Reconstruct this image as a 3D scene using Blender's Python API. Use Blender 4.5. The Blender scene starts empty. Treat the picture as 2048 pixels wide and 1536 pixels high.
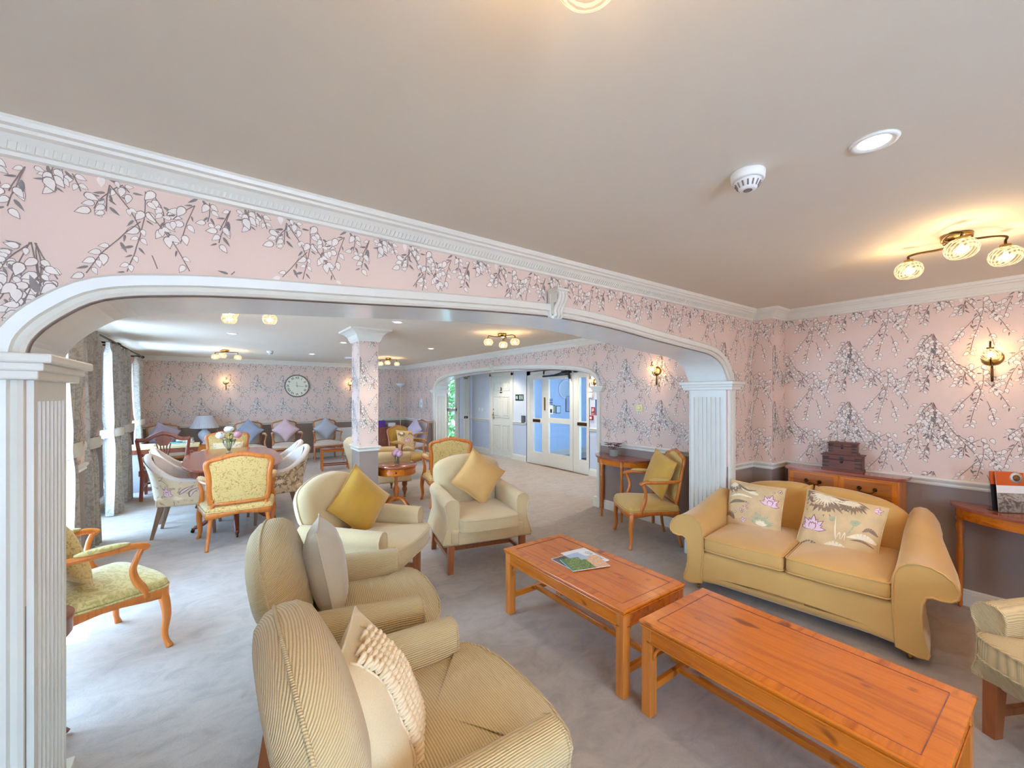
import bpy, math, random
from mathutils import Vector, Matrix, noise
random.seed(7)
PI = math.pi
SC = bpy.context.scene
COL = SC.collection

# ------------------------------------------------------------------ camera, world, sun, exposure
TH = 0.9489                      # heading of the lens from +X towards +Y
cam_d = bpy.data.cameras.new('camera')
cam = bpy.data.objects.new('camera', cam_d)
COL.objects.link(cam)
cam_d.sensor_width = 36.0
cam_d.lens = 826.8 / 2048 * 36.0
cam_d.shift_y = 22.2 / 2048
cam_d.clip_start = 0.02
cam_d.clip_end = 200
cam.location = (0, 0, 1.55)
cam.rotation_euler = (PI / 2, 0, TH - PI / 2)
SC.camera = cam

SC.view_settings.view_transform = 'Standard'
SC.view_settings.look = 'None'
SC.view_settings.gamma = 1.0
SC.view_settings.use_curve_mapping = False
SC.view_settings.exposure = EXPOSURE = 0.42
cy = SC.cycles
cy.use_denoising = True
cy.max_bounces = 7
cy.diffuse_bounces = 5
cy.glossy_bounces = 3
cy.transmission_bounces = 4
cy.transparent_max_bounces = 10
cy.sample_clamp_indirect = 6.0
cy.caustics_reflective = False
cy.caustics_refractive = False

world = bpy.data.worlds.new('sky')
SC.world = world
world.use_nodes = True
wn = world.node_tree.nodes
bg = wn['Background']
bg.inputs['Color'].default_value = (0.42, 0.69, 1.0, 1)
bg.inputs['Strength'].default_value = 16.5

sun_d = bpy.data.lights.new('sun', 'SUN')
sun_d.energy = 36.0
sun_d.angle = 0.01
sun_d.color = (1.0, 0.98, 0.94)
sun = bpy.data.objects.new('sun', sun_d)
COL.objects.link(sun)
sun.rotation_euler = Vector((-0.24, 0.04, 1.0)).to_track_quat('Z', 'Y').to_euler()

def portal(name, loc, rot, sx, sy, energy=0, color=(0.72, 0.86, 1.0)):
    """sky light let in through one of the room's windows"""
    d = bpy.data.lights.new(name, 'AREA')
    d.shape = 'RECTANGLE'; d.size = sx; d.size_y = sy
    d.cycles.is_portal = True
    o = bpy.data.objects.new(name, d); COL.objects.link(o)
    o.location = loc; o.rotation_euler = rot
    return o
portal('window_portal', (-1.12, 3.70, 1.10), (0, -PI / 2, 0), 2.1, 2.4)
portal('window_portal', (-1.42, 6.50, 1.10), (0, -PI / 2, 0), 2.1, 1.6)
portal('window_portal', (-1.42, 9.05, 1.10), (0, -PI / 2, 0), 2.1, 1.7)
portal('window_portal', (0.1, -3.02, 1.20), (PI / 2, 0, PI), 2.6, 2.0)
portal('window_portal', (5.25, 10.25, 1.15), (PI / 2, 0, 0), 1.1, 2.1)
portal('window_portal', (7.4, 4.25, 1.2), (PI / 2, 0, PI), 2.2, 2.0)
portal('window_portal', (5.28, 2.05, 1.15), (PI / 2, 0, PI), .95, 2.0)  # sky portal for the added, unseen lobby window

# ------------------------------------------------------------------ helpers
def lin(c):
    return tuple((x / 255 / 12.92) if x / 255 <= 0.04045 else ((x / 255 + 0.055) / 1.055) ** 2.4 for x in c)

class MB:
    """collects shapes and links them as ONE mesh object"""
    def __init__(s):
        s.v = []; s.f = []; s.m = []; s.s = []
    def add(s, V, F, mi=0, sm=False, M=None):
        n = len(s.v)
        s.v += [tuple(M @ Vector(p)) if M is not None else tuple(p) for p in V]
        s.f += [tuple(i + n for i in f) for f in F]
        s.m += [mi] * len(F); s.s += [sm] * len(F)
        return s
    def box(s, x0, x1, y0, y1, z0, z1, mi=0, M=None):
        V = [(x0, y0, z0), (x1, y0, z0), (x1, y1, z0), (x0, y1, z0), (x0, y0, z1), (x1, y0, z1), (x1, y1, z1), (x0, y1, z1)]
        return s.add(V, [(0, 3, 2, 1), (4, 5, 6, 7), (0, 1, 5, 4), (1, 2, 6, 5), (2, 3, 7, 6), (3, 0, 4, 7)], mi, False, M)
    def taper(s, c0, h0, c1, h1, mi=0, M=None):
        """square bar from centre c0 (half sizes h0) to c1 (half sizes h1)"""
        V = []
        for c, h in ((c0, h0), (c1, h1)):
            hx, hy = h if isinstance(h, tuple) else (h, h)
            V += [(c[0] - hx, c[1] - hy, c[2]), (c[0] + hx, c[1] - hy, c[2]), (c[0] + hx, c[1] + hy, c[2]), (c[0] - hx, c[1] + hy, c[2])]
        return s.add(V, [(0, 3, 2, 1), (4, 5, 6, 7), (0, 1, 5, 4), (1, 2, 6, 5), (2, 3, 7, 6), (3, 0, 4, 7)], mi, False, M)
    def rbox(s, c, size, r, n=6, mi=0, M=None, fn=None):
        """rounded box; fn may move each point"""
        hx, hy, hz = size[0] / 2, size[1] / 2, size[2] / 2
        r = min(r, hx, hy, hz)
        V = []; F = []; idx = {}
        def pt(p):
            k = tuple(round(q, 5) for q in p)
            if k in idx: return idx[k]
            q = Vector((p[0] * hx, p[1] * hy, p[2] * hz))
            i = Vector((max(-hx + r, min(hx - r, q.x)), max(-hy + r, min(hy - r, q.y)), max(-hz + r, min(hz - r, q.z))))
            d = q - i
            q = i + d.normalized() * r if d.length > 1e-9 else q
            q = q + Vector(c)
            if fn: q = Vector(fn(q))
            V.append(tuple(q)); idx[k] = len(V) - 1
            return len(V) - 1
        ts = []
        for h in (hx, hy, hz):
            e = r / h
            t = [-1, -1 + e * 0.15, -1 + e * 0.5, -1 + e] + [(-1 + e) + (2 - 2 * e) * k / n for k in range(1, n)] + [1 - e, 1 - e * 0.5, 1 - e * 0.15, 1]
            tt = []
            for q in t:
                if not tt or q - tt[-1] > 1e-5: tt.append(q)
            ts.append(tt)
        for ax in range(3):
            a, b = (ax + 1) % 3, (ax + 2) % 3
            for sg in (-1, 1):
                ta, tb = ts[a], ts[b]
                for i in range(len(ta) - 1):
                    for j in range(len(tb) - 1):
                        q = []
                        for (u, w) in ((ta[i], tb[j]), (ta[i + 1], tb[j]), (ta[i + 1], tb[j + 1]), (ta[i], tb[j + 1])):
                            p = [0, 0, 0]; p[ax] = sg; p[a] = u; p[b] = w
                            q.append(pt(p))
                        if len(set(q)) < 4: continue
                        F.append(tuple(q) if sg > 0 else tuple(q[::-1]))
        return s.add(V, F, mi, True, M)
    def lathe(s, prof, n=20, mi=0, M=None, sm=True, c=(0, 0, 0), cap=True):
        V = []; F = []
        for r, z in prof:
            for k in range(n):
                a = 2 * PI * k / n
                V.append((c[0] + r * math.cos(a), c[1] + r * math.sin(a), c[2] + z))
        for i in range(len(prof) - 1):
            for k in range(n):
                k2 = (k + 1) % n
                F.append((i * n + k, i * n + k2, (i + 1) * n + k2, (i + 1) * n + k))
        if cap and prof[0][0] > 1e-6: F.append(tuple(range(n))[::-1])
        if cap and prof[-1][0] > 1e-6: F.append(tuple((len(prof) - 1) * n + k for k in range(n)))
        return s.add(V, F, mi, sm, M)
    def tube(s, pts, r, n=8, mi=0, closed=False, flat=1.0, M=None, up=None, sq=False, sm=True):
        P = [Vector(p) for p in pts]; N = len(P)
        rr = r if isinstance(r, (list, tuple)) else [r] * N
        V = []; F = []
        prev = None
        for i in range(N):
            t = (P[(i + 1) % N] - P[i - 1]) if closed else (P[min(i + 1, N - 1)] - P[max(i - 1, 0)])
            t.normalize()
            if up is not None:
                u = Vector(up); u = u - t * u.dot(t)
                if u.length < 1e-4: u = prev or Vector((1, 0, 0))
            elif prev is None:
                u = Vector((0, 0, 1)) if abs(t.z) < 0.9 else Vector((1, 0, 0)); u = u - t * u.dot(t)
            else:
                u = prev - t * prev.dot(t)
            u.normalize(); prev = u
            w = t.cross(u)
            for k in range(n):
                a = 2 * PI * k / n + (PI / 4 if sq else 0)
                q = (1.2 if sq else 1)
                V.append(tuple(P[i] + (u * math.cos(a) * flat + w * math.sin(a)) * rr[i] * q))
        for i in range(N if closed else N - 1):
            j = (i + 1) % N
            for k in range(n):
                k2 = (k + 1) % n
                F.append((i * n + k, i * n + k2, j * n + k2, j * n + k))
        if not closed:
            F.append(tuple(range(n))[::-1]); F.append(tuple((N - 1) * n + k for k in range(n)))
        return s.add(V, F, mi, sm, M)
    def prism(s, poly, z0, z1, mi=0, M=None, sm=False):
        n = len(poly)
        V = [(x, y, z0) for x, y in poly] + [(x, y, z1) for x, y in poly]
        F = [tuple(range(n))[::-1], tuple(range(n, 2 * n))]
        s.add(V, F, mi, False, M)
        V = list(V); 
        return s.add(V, [(i, (i + 1) % n, (i + 1) % n + n, i + n) for i in range(n)], mi, sm, M)
    def pad(s, out, z0, z1, crown=0.03, r=0.03, mi=0, M=None, crown0=0.0, rings=5, cen=None):
        """upholstered pad: outline (x, y), rounded edge, domed faces"""
        n = len(out)
        cx = sum(p[0] for p in out) / n; cyy = sum(p[1] for p in out) / n
        if cen: cx, cyy = cen
        R = sum(math.hypot(p[0] - cx, p[1] - cyy) for p in out) / n
        r = min(r, (z1 - z0) / 2)
        lay = []
        k0 = r / R
        for i in range(1, rings + 1):
            q = (1 - k0) * i / rings
            lay.append((q, z0 - crown0 * (1 - (q / (1 - k0)) ** 2)))
        for a in (0.35, 0.7, 1.0): 
            an = a * PI / 2
            lay.append((1 - k0 + k0 * math.sin(an), z0 + r - r * math.cos(an)))
        for a in (0.0, 0.3, 0.65, 1.0):
            an = a * PI / 2
            lay.append((1 - k0 + k0 * math.cos(an), z1 - r + r * math.sin(an)))
        for i in range(rings - 1, 0, -1):
            q = (1 - k0) * i / rings
            lay.append((q, z1 + crown * (1 - (q / (1 - k0)) ** 2)))
        V = [(cx, cyy, z0 - crown0)]
        for q, z in lay:
            V += [(cx + (x - cx) * q, cyy + (y - cyy) * q, z) for x, y in out]
        V.append((cx, cyy, z1 + crown))
        F = [(0, 1 + (i + 1) % n, 1 + i) for i in range(n)]
        for L in range(len(lay) - 1):
            for i in range(n):
                j = (i + 1) % n
                F.append((1 + L * n + i, 1 + L * n + j, 1 + (L + 1) * n + j, 1 + (L + 1) * n + i))
        b = 1 + (len(lay) - 1) * n
        F += [(b + i, b + (i + 1) % n, len(V) - 1) for i in range(n)]
        return s.add(V, F, mi, True, M)
    def grid(s, fn, nu, nv, mi=0, sm=True, M=None, wrap=False):
        V = [tuple(fn(i / (nu if wrap else nu - 1), j / (nv - 1))) for j in range(nv) for i in range(nu)]
        F = []
        for j in range(nv - 1):
            for i in range(nu if wrap else nu - 1):
                i2 = (i + 1) % nu
                F.append((j * nu + i, j * nu + i2, (j + 1) * nu + i2, (j + 1) * nu + i))
        return s.add(V, F, mi, sm, M)
    def build(s, name, mats, parent=None, bev=0, label=None, kind=None, seg=2):
        me = bpy.data.meshes.new(name)
        me.from_pydata(s.v, [], s.f)
        for m in (mats if isinstance(mats, (list, tuple)) else [mats]): me.materials.append(m)
        me.polygons.foreach_set('material_index', s.m)
        me.polygons.foreach_set('use_smooth', s.s)
        me.update()
        o = bpy.data.objects.new(name, me); COL.objects.link(o)
        if parent: o.parent = parent
        if bev:
            b = o.modifiers.new('bevel', 'BEVEL'); b.width = bev; b.segments = seg; b.limit_method = 'ANGLE'; b.angle_limit = 0.6
            b.harden_normals = False
        if label: o['label'] = label
        if kind: o['kind'] = kind
        return o

def thing(name, label, cat, loc=(0, 0, 0), rz=0, group=None, M=None):
    o = bpy.data.objects.new(name, None); COL.objects.link(o)
    o.empty_display_size = 0.1
    if M is not None: o.matrix_basis = M
    else: o.location = loc; o.rotation_euler = (0, 0, rz)
    o['label'] = label; o['category'] = cat
    if group: o['group'] = group
    return o
def tag(o, label, cat, group=None, kind=None):
    o['label'] = label; o['category'] = cat
    if group: o['group'] = group
    if kind: o['kind'] = kind
    return o
def struct(o, label=None, cat='trim'):
    o['kind'] = 'structure'; o['category'] = cat
    if label: o['label'] = label
    return o
def dup(root, label, loc=None, rz=0, group=None, M=None):
    r = root.copy(); COL.objects.link(r)
    if M is not None: r.matrix_basis = M
    elif loc is not None: r.location = loc; r.rotation_euler = (0, 0, rz)
    r['label'] = label
    if group: r['group'] = group
    for ch in list(root.children):
        c = ch.copy(); COL.objects.link(c); c.parent = r
        for g in list(ch.children):
            d = g.copy(); COL.objects.link(d); d.parent = c
    return r

def cr(pts, n=6, closed=False):
    """Catmull-Rom through points of any dimension"""
    P = [Vector(p) for p in pts]; N = len(P); out = []
    for i in range(N if closed else N - 1):
        p0 = P[(i - 1) % N] if (closed or i > 0) else P[i] * 2 - P[i + 1]
        p1 = P[i]; p2 = P[(i + 1) % N]
        p3 = P[(i + 2) % N] if (closed or i + 2 < N) else p2 * 2 - p1
        for k in range(n):
            t = k / n
            out.append(0.5 * ((2 * p1) + (p2 - p0) * t + (2 * p0 - 5 * p1 + 4 * p2 - p3) * t * t + (3 * p1 - p0 - 3 * p2 + p3) * t ** 3))
    if not closed: out.append(P[-1])
    return out
def mirror(pts):
    """half outline (x>=0, from bottom to top) -> full closed outline"""
    return [(x, y) for x, y in pts] + [(-x, y) for x, y in pts[::-1] if x > 1e-6]

def sweep(path, prof, closed=False, side=1, mi=0, mb=None, ends=True):
    """moulding: profile (offset, z) along a flat path with mitred corners"""
    mb = mb or MB(); P = [Vector((p[0], p[1])) for p in path]; N = len(P); V = []
    for i in range(N):
        a = (P[i] - P[i - 1]).normalized() if (closed or i > 0) else None
        b = (P[(i + 1) % N] - P[i]).normalized() if (closed or i < N - 1) else None
        if a is None: a = b
        if b is None: b = a
        na = Vector((-a.y, a.x)) * side; nb = Vector((-b.y, b.x)) * side
        m = (na + nb); m = m / max(0.2, m.dot(na)) 
        for o, z in prof:
            q = P[i] + m * o
            V.append((q.x, q.y, z))
    n = len(prof); F = []
    for i in range(N if closed else N - 1):
        j = (i + 1) % N
        for k in range(n - 1):
            F.append((i * n + k, j * n + k, j * n + k + 1, i * n + k + 1) if side > 0 else (i * n + k, i * n + k + 1, j * n + k + 1, j * n + k))
    if not closed and ends:
        F.append(tuple(range(n))); F.append(tuple((N - 1) * n + k for k in range(n))[::-1])
    mb.add(V, F, mi)
    return mb

# ------------------------------------------------------------------ materials
class NT:
    def __init__(s, name):
        m = bpy.data.materials.new(name); m.use_nodes = True
        s.m = m; s.t = m.node_tree; s.b = s.t.nodes['Principled BSDF']; s.out = s.t.nodes['Material Output']
        s._co = None
    def n(s, typ, **kw):
        nd = s.t.nodes.new(typ)
        for k, v in kw.items(): setattr(nd, k, v)
        return nd
    def l(s, a, b): s.t.links.new(a, b)
    def co(s, sc=(1, 1, 1), rot=(0, 0, 0), which='Object'):
        tc = s.n('ShaderNodeTexCoord'); mp = s.n('ShaderNodeMapping')
        mp.inputs['Scale'].default_value = sc; mp.inputs['Rotation'].default_value = rot
        s.l(tc.outputs[which], mp.inputs[0]); return mp.outputs[0]
    def noise(s, vec, scale, detail=3, rough=0.5, dist=0):
        nd = s.n('ShaderNodeTexNoise')
        nd.inputs['Scale'].default_value = scale; nd.inputs['Detail'].default_value = detail
        nd.inputs['Roughness'].default_value = rough; nd.inputs['Distortion'].default_value = dist
        s.l(vec, nd.inputs['Vector']); return nd.outputs['Fac']
    def ramp(s, fac, stops):
        nd = s.n('ShaderNodeValToRGB'); e = nd.color_ramp.elements
        while len(e) < len(stops): e.new(0.5)
        for i, (p, c) in enumerate(stops): e[i].position = p; e[i].color = (*c, 1) if len(c) == 3 else c
        s.l(fac, nd.inputs[0]); return nd.outputs[0]
    def mix(s, fac, a, b, typ='MIX'):
        nd = s.n('ShaderNodeMix', data_type='RGBA', blend_type=typ)
        for i, q in ((0, fac), (6, a), (7, b)):
            if hasattr(q, 'is_linked') or hasattr(q, 'links'): s.l(q, nd.inputs[i])
            elif isinstance(q, (int, float)): nd.inputs[i].default_value = q
            else: nd.inputs[i].default_value = (*q, 1)
        return nd.outputs[2]
    def math(s, op, a, b=0.0):
        nd = s.n('ShaderNodeMath', operation=op)
        for i, q in ((0, a), (1, b)):
            if isinstance(q, (int, float)): nd.inputs[i].default_value = q
            else: s.l(q, nd.inputs[i])
        return nd.outputs[0]
    def bump(s, h, st=0.3, dist=0.01):
        nd = s.n('ShaderNodeBump'); nd.inputs['Strength'].default_value = st; nd.inputs['Distance'].default_value = dist
        s.l(h, nd.inputs['Height']); s.l(nd.outputs[0], s.b.inputs['Normal'])
    def set(s, col=None, rough=None, **kw):
        if col is not None:
            if isinstance(col, tuple): s.b.inputs['Base Color'].default_value = (*col, 1)
            else: s.l(col, s.b.inputs['Base Color'])
        if rough is not None: s.b.inputs['Roughness'].default_value = rough
        for k, v in kw.items(): s.b.inputs[k.replace('_', ' ')].default_value = v
        return s

def plain(name, c, rough=0.6, var=0.06, sc=8, bump=0.0, bsc=60, **kw):
    t = NT(name); c = lin(c); v = t.co()
    f = t.noise(v, sc, 3)
    t.set(t.ramp(f, [(0.3, tuple(x * (1 - var) for x in c)), (0.7, tuple(min(1, x * (1 + var)) for x in c))]), rough, **kw)
    if bump: t.bump(t.noise(t.co(), bsc, 3), bump, 0.004)
    return t.m
def wood(name, c, dark, rough=0.3, ax=1, sc=1.0, knots=True, coat=0.25):
    """varnished timber, grain along local axis ax"""
    t = NT(name); s = [14 * sc] * 3; s[ax] = 1.1 * sc
    v = t.co(tuple(s)); c = lin(c); dark = lin(dark)
    f = t.noise(v, 1.6, 6, 0.6, 0.6)
    col = t.ramp(f, [(0.25, dark), (0.5, c), (0.8, tuple(min(1, x * 1.18) for x in c))])
    s2 = [60 * sc] * 3; s2[ax] = 2.5 * sc
    g = t.noise(t.co(tuple(s2)), 2.0, 3, 0.6)
    col = t.mix(0.22, col, t.ramp(g, [(0.35, dark), (0.65, c)]))
    if knots:
        s3 = [9 * sc] * 3; s3[ax] = 4.0 * sc
        k = t.noise(t.co(tuple(s3)), 1.7, 2, 0.4, 0.3)
        col = t.mix(t.ramp(k, [(0.66, (0, 0, 0)), (0.74, (0.7, 0.7, 0.7))]), col, tuple(x * 0.45 for x in dark))
    t.set(col, rough, Coat_Weight=coat, Coat_Roughness=0.12)
    return t.m
def weave(name, c, rough=0.85, sheen=0.3, sc=260, bump=0.25, var=0.08):
    t = NT(name); c = lin(c); v = t.co()
    f = t.noise(v, 5, 4)
    g = t.noise(t.co(), sc, 2)
    col = t.ramp(f, [(0.3, tuple(x * (1 - var) for x in c)), (0.7, tuple(min(1, x * (1 + var)) for x in c))])
    col = t.mix(0.35, col, t.ramp(g, [(0.3, tuple(x * 0.75 for x in c)), (0.7, c)]))
    t.set(col, rough, Sheen_Weight=sheen, Sheen_Roughness=0.5)
    t.bump(g, bump, 0.002)
    return t.m
def corded(name, c, axis, pitch=0.0088, attr=None):
    """ribbed upholstery; cords run at right angles to 'axis' (x, y or z weights)"""
    t = NT(name); c = lin(c)
    tc = t.n('ShaderNodeTexCoord'); dp = t.n('ShaderNodeVectorMath', operation='DOT_PRODUCT')
    nz = t.n('ShaderNodeTexNoise'); nz.inputs['Scale'].default_value = 6
    t.l(tc.outputs['Object'], nz.inputs['Vector'])
    t.l(tc.outputs['Object'], dp.inputs[0]); dp.inputs[1].default_value = axis
    w = t.math('ADD', dp.outputs['Value'], t.math('MULTIPLY', nz.outputs['Fac'], 0.012))
    if attr:
        an = t.n('ShaderNodeAttribute'); an.attribute_name = attr; w = an.outputs['Fac']
    s = t.math('SINE', t.math('MULTIPLY', w, 2 * PI / pitch))
    h = t.math('POWER', t.math('MULTIPLY', t.math('ADD', s, 1.0), 0.5), 0.6)
    dq = t.n('ShaderNodeVectorMath', operation='DOT_PRODUCT'); t.l(tc.outputs['Object'], dq.inputs[0])
    dq.inputs[1].default_value = (axis[1] + 0.0 if axis[1] else axis[2], axis[0] if axis[0] else 0.0, axis[1]) if False else ((0, 1, 0) if axis[0] else (1, 0, 0))
    s2 = t.math('SINE', t.math('MULTIPLY', dq.outputs['Value'], 2 * PI / 0.006))
    h2 = t.math('ADD', h, t.math('MULTIPLY', s2, 0.10))
    f = t.noise(t.co(), 4, 3)
    base = t.ramp(f, [(0.3, tuple(x * 0.93 for x in c)), (0.7, c)])
    col = t.mix(h, tuple(x * 0.60 for x in c), base)
    t.set(col, 0.9, Sheen_Weight=0.2)
    t.bump(h2, 0.7, 0.0035)
    return t.m
def damask(name, c, d, sc=28, thr=0.5, rough=0.6, soft=0.05, sheen=0.3):
    """woven pattern of small scrolling figures"""
    t = NT(name); c = lin(c); d = lin(d); v = t.co()
    f = t.noise(v, sc, 3, 0.5, 2.2)
    g = t.noise(t.co(), 6, 2)
    col = t.mix(t.ramp(f, [(thr - soft, (0, 0, 0)), (thr + soft, (1, 1, 1))]), c, d)
    col = t.mix(t.ramp(g, [(0.3, (0, 0, 0)), (0.8, (0.35, 0.35, 0.35))]), col, c)
    t.set(col, rough, Sheen_Weight=sheen)
    t.bump(f, 0.2, 0.002)
    return t.m
def metal(name, c, rough=0.3):
    t = NT(name); f = t.noise(t.co(), 40, 2)
    c = lin(c)
    t.set(t.ramp(f, [(0.3, tuple(x * 0.8 for x in c)), (0.7, c)]), rough, Metallic=1.0)
    return t.m
def glow(name, c, strength):
    t = NT(name); t.set((0, 0, 0), 0.6, Emission_Strength=strength); t.b.inputs['Emission Color'].default_value = (*c, 1)
    return t.m
def glassy(name, tint=(0.95, 0.97, 1), gl=0.12):
    t = NT(name); tr = t.n('ShaderNodeBsdfTransparent'); g = t.n('ShaderNodeBsdfGlossy'); mx = t.n('ShaderNodeMixShader')
    g.inputs['Roughness'].default_value = 0.02; tr.inputs[0].default_value = (*tint, 1)
    fr = t.n('ShaderNodeLayerWeight'); fr.inputs[0].default_value = 0.5
    t.l(t.math('ADD', t.math('MULTIPLY', t.math('POWER', fr.outputs['Facing'], 4.0), .6 * gl / 0.12), .04), mx.inputs[0]); t.l(tr.outputs[0], mx.inputs[1]); t.l(g.outputs[0], mx.inputs[2]); t.l(mx.outputs[0], t.out.inputs[0])
    return t.m

def wallmat(name, upper, dado, split=0.90):
    """emulsion/paper above the rail, darker paint below it"""
    t = NT(name); upper = lin(upper); dado = lin(dado)
    ge = t.n('ShaderNodeNewGeometry'); sx = t.n('ShaderNodeSeparateXYZ'); t.l(ge.outputs['Position'], sx.inputs[0])
    st = t.math('GREATER_THAN', sx.outputs[2], split)
    f = t.noise(t.co(), 3, 3)
    up = t.ramp(f, [(0.3, tuple(x * 0.97 for x in upper)), (0.7, upper)])
    dn = t.ramp(f, [(0.3, tuple(x * 0.95 for x in dado)), (0.7, dado)])
    t.set(t.mix(st, dn, up), 0.75)
    t.bump(t.noise(t.co(), 220, 2), 0.05, 0.001)
    return t.m

M = {}
M['paper'] = wallmat('wallpaper_and_dado', (224, 197, 181), (150, 132, 122))
M['lobby'] = wallmat('lobby_paint', (216, 221, 230), (196, 204, 220))
M['vest'] = plain('vestibule_paint', (205, 218, 236), 0.7, 0.02)
M['white'] = plain('white_eggshell_paint', (221, 217, 204), 0.35, 0.02)
M['whiteg'] = plain('white_gloss_paint', (228, 228, 220), 0.18, 0.02)
M['ceil'] = plain('ceiling_emulsion', (224, 215, 198), 0.85, 0.015, 2)
M['leafw'] = plain('print_cream_leaf', (232, 220, 208), 0.7, 0.06, 30)
M['leafd'] = plain('print_grey_leaf', (128, 118, 112), 0.7, 0.15, 30)
M['stem'] = plain('print_brown_stem', (122, 104, 96), 0.7, 0.15, 30)
def carpet():
    t = NT('grey_pile_carpet')
    v = t.co((1, 1, 1))
    a = t.noise(v, 420, 2, 0.7); b = t.noise(t.co((1, 1.6, 1), (0, 0, .5)), 5, 6, 0.68, 1.0); c2 = t.noise(t.co((1, 1, 1)), 60, 3)
    c = lin((184, 168, 154))
    col = t.ramp(b, [(0.30, tuple(x * 0.70 for x in c)), (0.5, tuple(x * 0.93 for x in c)), (0.70, tuple(x * 1.10 for x in c))])
    col = t.mix(t.ramp(a, [(0.35, (0.75, 0.75, 0.75)), (0.55, (0, 0, 0))]), col, tuple(x * 0.62 for x in c))
    t.set(col, 0.95, Sheen_Weight=0.25)
    t.bump(t.math('ADD', a, t.math('MULTIPLY', c2, 0.8)), 0.5, 0.006)
    return t.m
M['carpet'] = carpet()
M['beige'] = weave('beige_upholstery', (208, 182, 136))
M['velvet'] = plain('tan_velvet', (208, 162, 92), 0.75, 0.05, 4, 0.1, 300, Sheen_Weight=0.9, Sheen_Roughness=0.35, Sheen_Tint=(0.85, 0.8, 0.7, 1))
M['cord_y'] = corded('corded_fabric_seat', (212, 184, 134), (0, 1, 0))
M['cord_z'] = corded('corded_fabric_back', (212, 184, 134), (0, 0.9, 1), .0092, 'rib')
M['cord_xz'] = corded('corded_fabric_arm', (212, 184, 134), (1, 0, 1))
M['mustard'] = plain('mustard_velvet', (196, 148, 44), 0.6, 0.1, 6, 0.1, 200, Sheen_Weight=0.5)
M['gold'] = plain('pale_gold_velvet', (212, 164, 92), 0.65, 0.06, 6, 0.1, 200, Sheen_Weight=0.5)
M['taupe'] = weave('taupe_fabric', (192, 176, 150))
M['oat'] = weave('oatmeal_fabric', (214, 190, 150))
M['knit'] = weave('knitted_trim', (226, 200, 162), 0.9, 0.1, 120, 0.5)
M['yellow'] = damask('yellow_damask', (212, 182, 112), (164, 124, 60), 34, 0.58)
M['lime'] = damask('pale_green_damask', (200, 182, 114), (170, 148, 82), 22, 0.52)
M['sand'] = plain('mustard_plain_seat', (204, 170, 92), 0.8, 0.06, 5, 0.15, 260, Sheen_Weight=0.3)
M['olive'] = plain('olive_gold_seat', (170, 134, 44), 0.8, 0.1, 5, 0.15, 260, Sheen_Weight=0.3)
M['stone'] = weave('stone_fabric', (196, 182, 164))
M['greyseat'] = weave('mauve_grey_fabric', (176, 170, 176))
M['lilac'] = plain('lilac_velvet', (178, 166, 182), 0.7, 0.05, 6, 0.1, 200)
M['bluegrey'] = plain('blue_grey_velvet', (150, 156, 172), 0.7, 0.05, 6, 0.1, 200)
M['pink'] = plain('dusty_pink_velvet', (206, 178, 182), 0.7, 0.08, 6, 0.1, 200)
M['grey'] = plain('silver_grey_velvet', (170, 172, 180), 0.7, 0.05, 6, 0.1, 200)
M['floral'] = plain('sandy_print_ground', (214, 184, 138), 0.75, 0.1, 12, 0.1, 200)
M['tub_in'] = weave('cream_tub_lining', (222, 212, 204))
M['tubout'] = damask('botanical_print_cloth', (226, 206, 168), (184, 160, 130), 9, 0.60, 0.8, 0.02)
M['tubout2'] = damask('brown_botanical_print_cloth', (214, 190, 152), (140, 112, 92), 10, 0.56, 0.8, 0.03)
M['pet'] = plain('print_white_petal', (236, 206, 214), 0.7, 0.08, 60)
M['mag'] = plain('print_magenta_line', (150, 84, 110), 0.7, 0.1, 60)
M['prg'] = plain('print_sage', (176, 176, 140), 0.7, 0.12, 50)
M['prb'] = plain('print_taupe', (142, 118, 96), 0.7, 0.18, 40)
M['prc'] = plain('print_cream', (240, 226, 196), 0.7, 0.06, 50)
M['yew'] = wood('yew_varnish', (206, 114, 22), (150, 68, 8), 0.22, 1)
M['yewx'] = wood('yew_varnish_cross', (206, 114, 22), (150, 68, 8), 0.22, 0)
M['yewz'] = wood('yew_varnish_upright', (206, 122, 46), (158, 84, 24), 0.3, 2, 1.0, False)
M['mahog'] = wood('mahogany_varnish', (160, 88, 66), (112, 52, 38), 0.16, 1, 1, False, 0.5)
M['mahogz'] = wood('mahogany_upright', (140, 72, 50), (92, 42, 28), 0.3, 2, 1, False)
M['darkwood'] = wood('dark_carved_wood', (112, 66, 52), (62, 32, 26), 0.55, 1, 1.5, False, 0.0)
M['redwood'] = wood('red_brown_leg', (158, 88, 44), (112, 56, 26), 0.3, 2, 1, False)
M['chairwood'] = wood('honey_beech', (206, 120, 46), (164, 84, 26), 0.32, 2, 1.2, False)
M['chairwood2'] = wood('brown_beech', (178, 112, 62), (134, 76, 38), 0.35, 2, 1.2, False)
M['greyleg'] = wood('grey_brown_leg', (140, 112, 90), (104, 80, 62), 0.5, 2, 1.2, False, 0)
M['brass'] = metal('antique_brass', (176, 140, 78), 0.3)
M['brassd'] = metal('dark_bronze', (92, 70, 44), 0.4)
M['iron'] = plain('black_iron', (34, 30, 30), 0.45, 0.1)
M['chrome'] = metal('nickel', (200, 200, 200), 0.15)
M['black'] = plain('black_plastic', (22, 22, 26), 0.4, 0.05)
M['under'] = plain('black_lining', (18, 16, 18), 0.9, 0.05)
M['glass'] = glassy('window_glass')
M['vglass'] = glassy('vase_glass', (0.90, 0.94, 0.92), 0.3)
M['cream'] = plain('cream_plastic', (226, 214, 160), 0.4, 0.03)
M['wplas'] = plain('white_plastic', (236, 236, 232), 0.4, 0.02)
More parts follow.
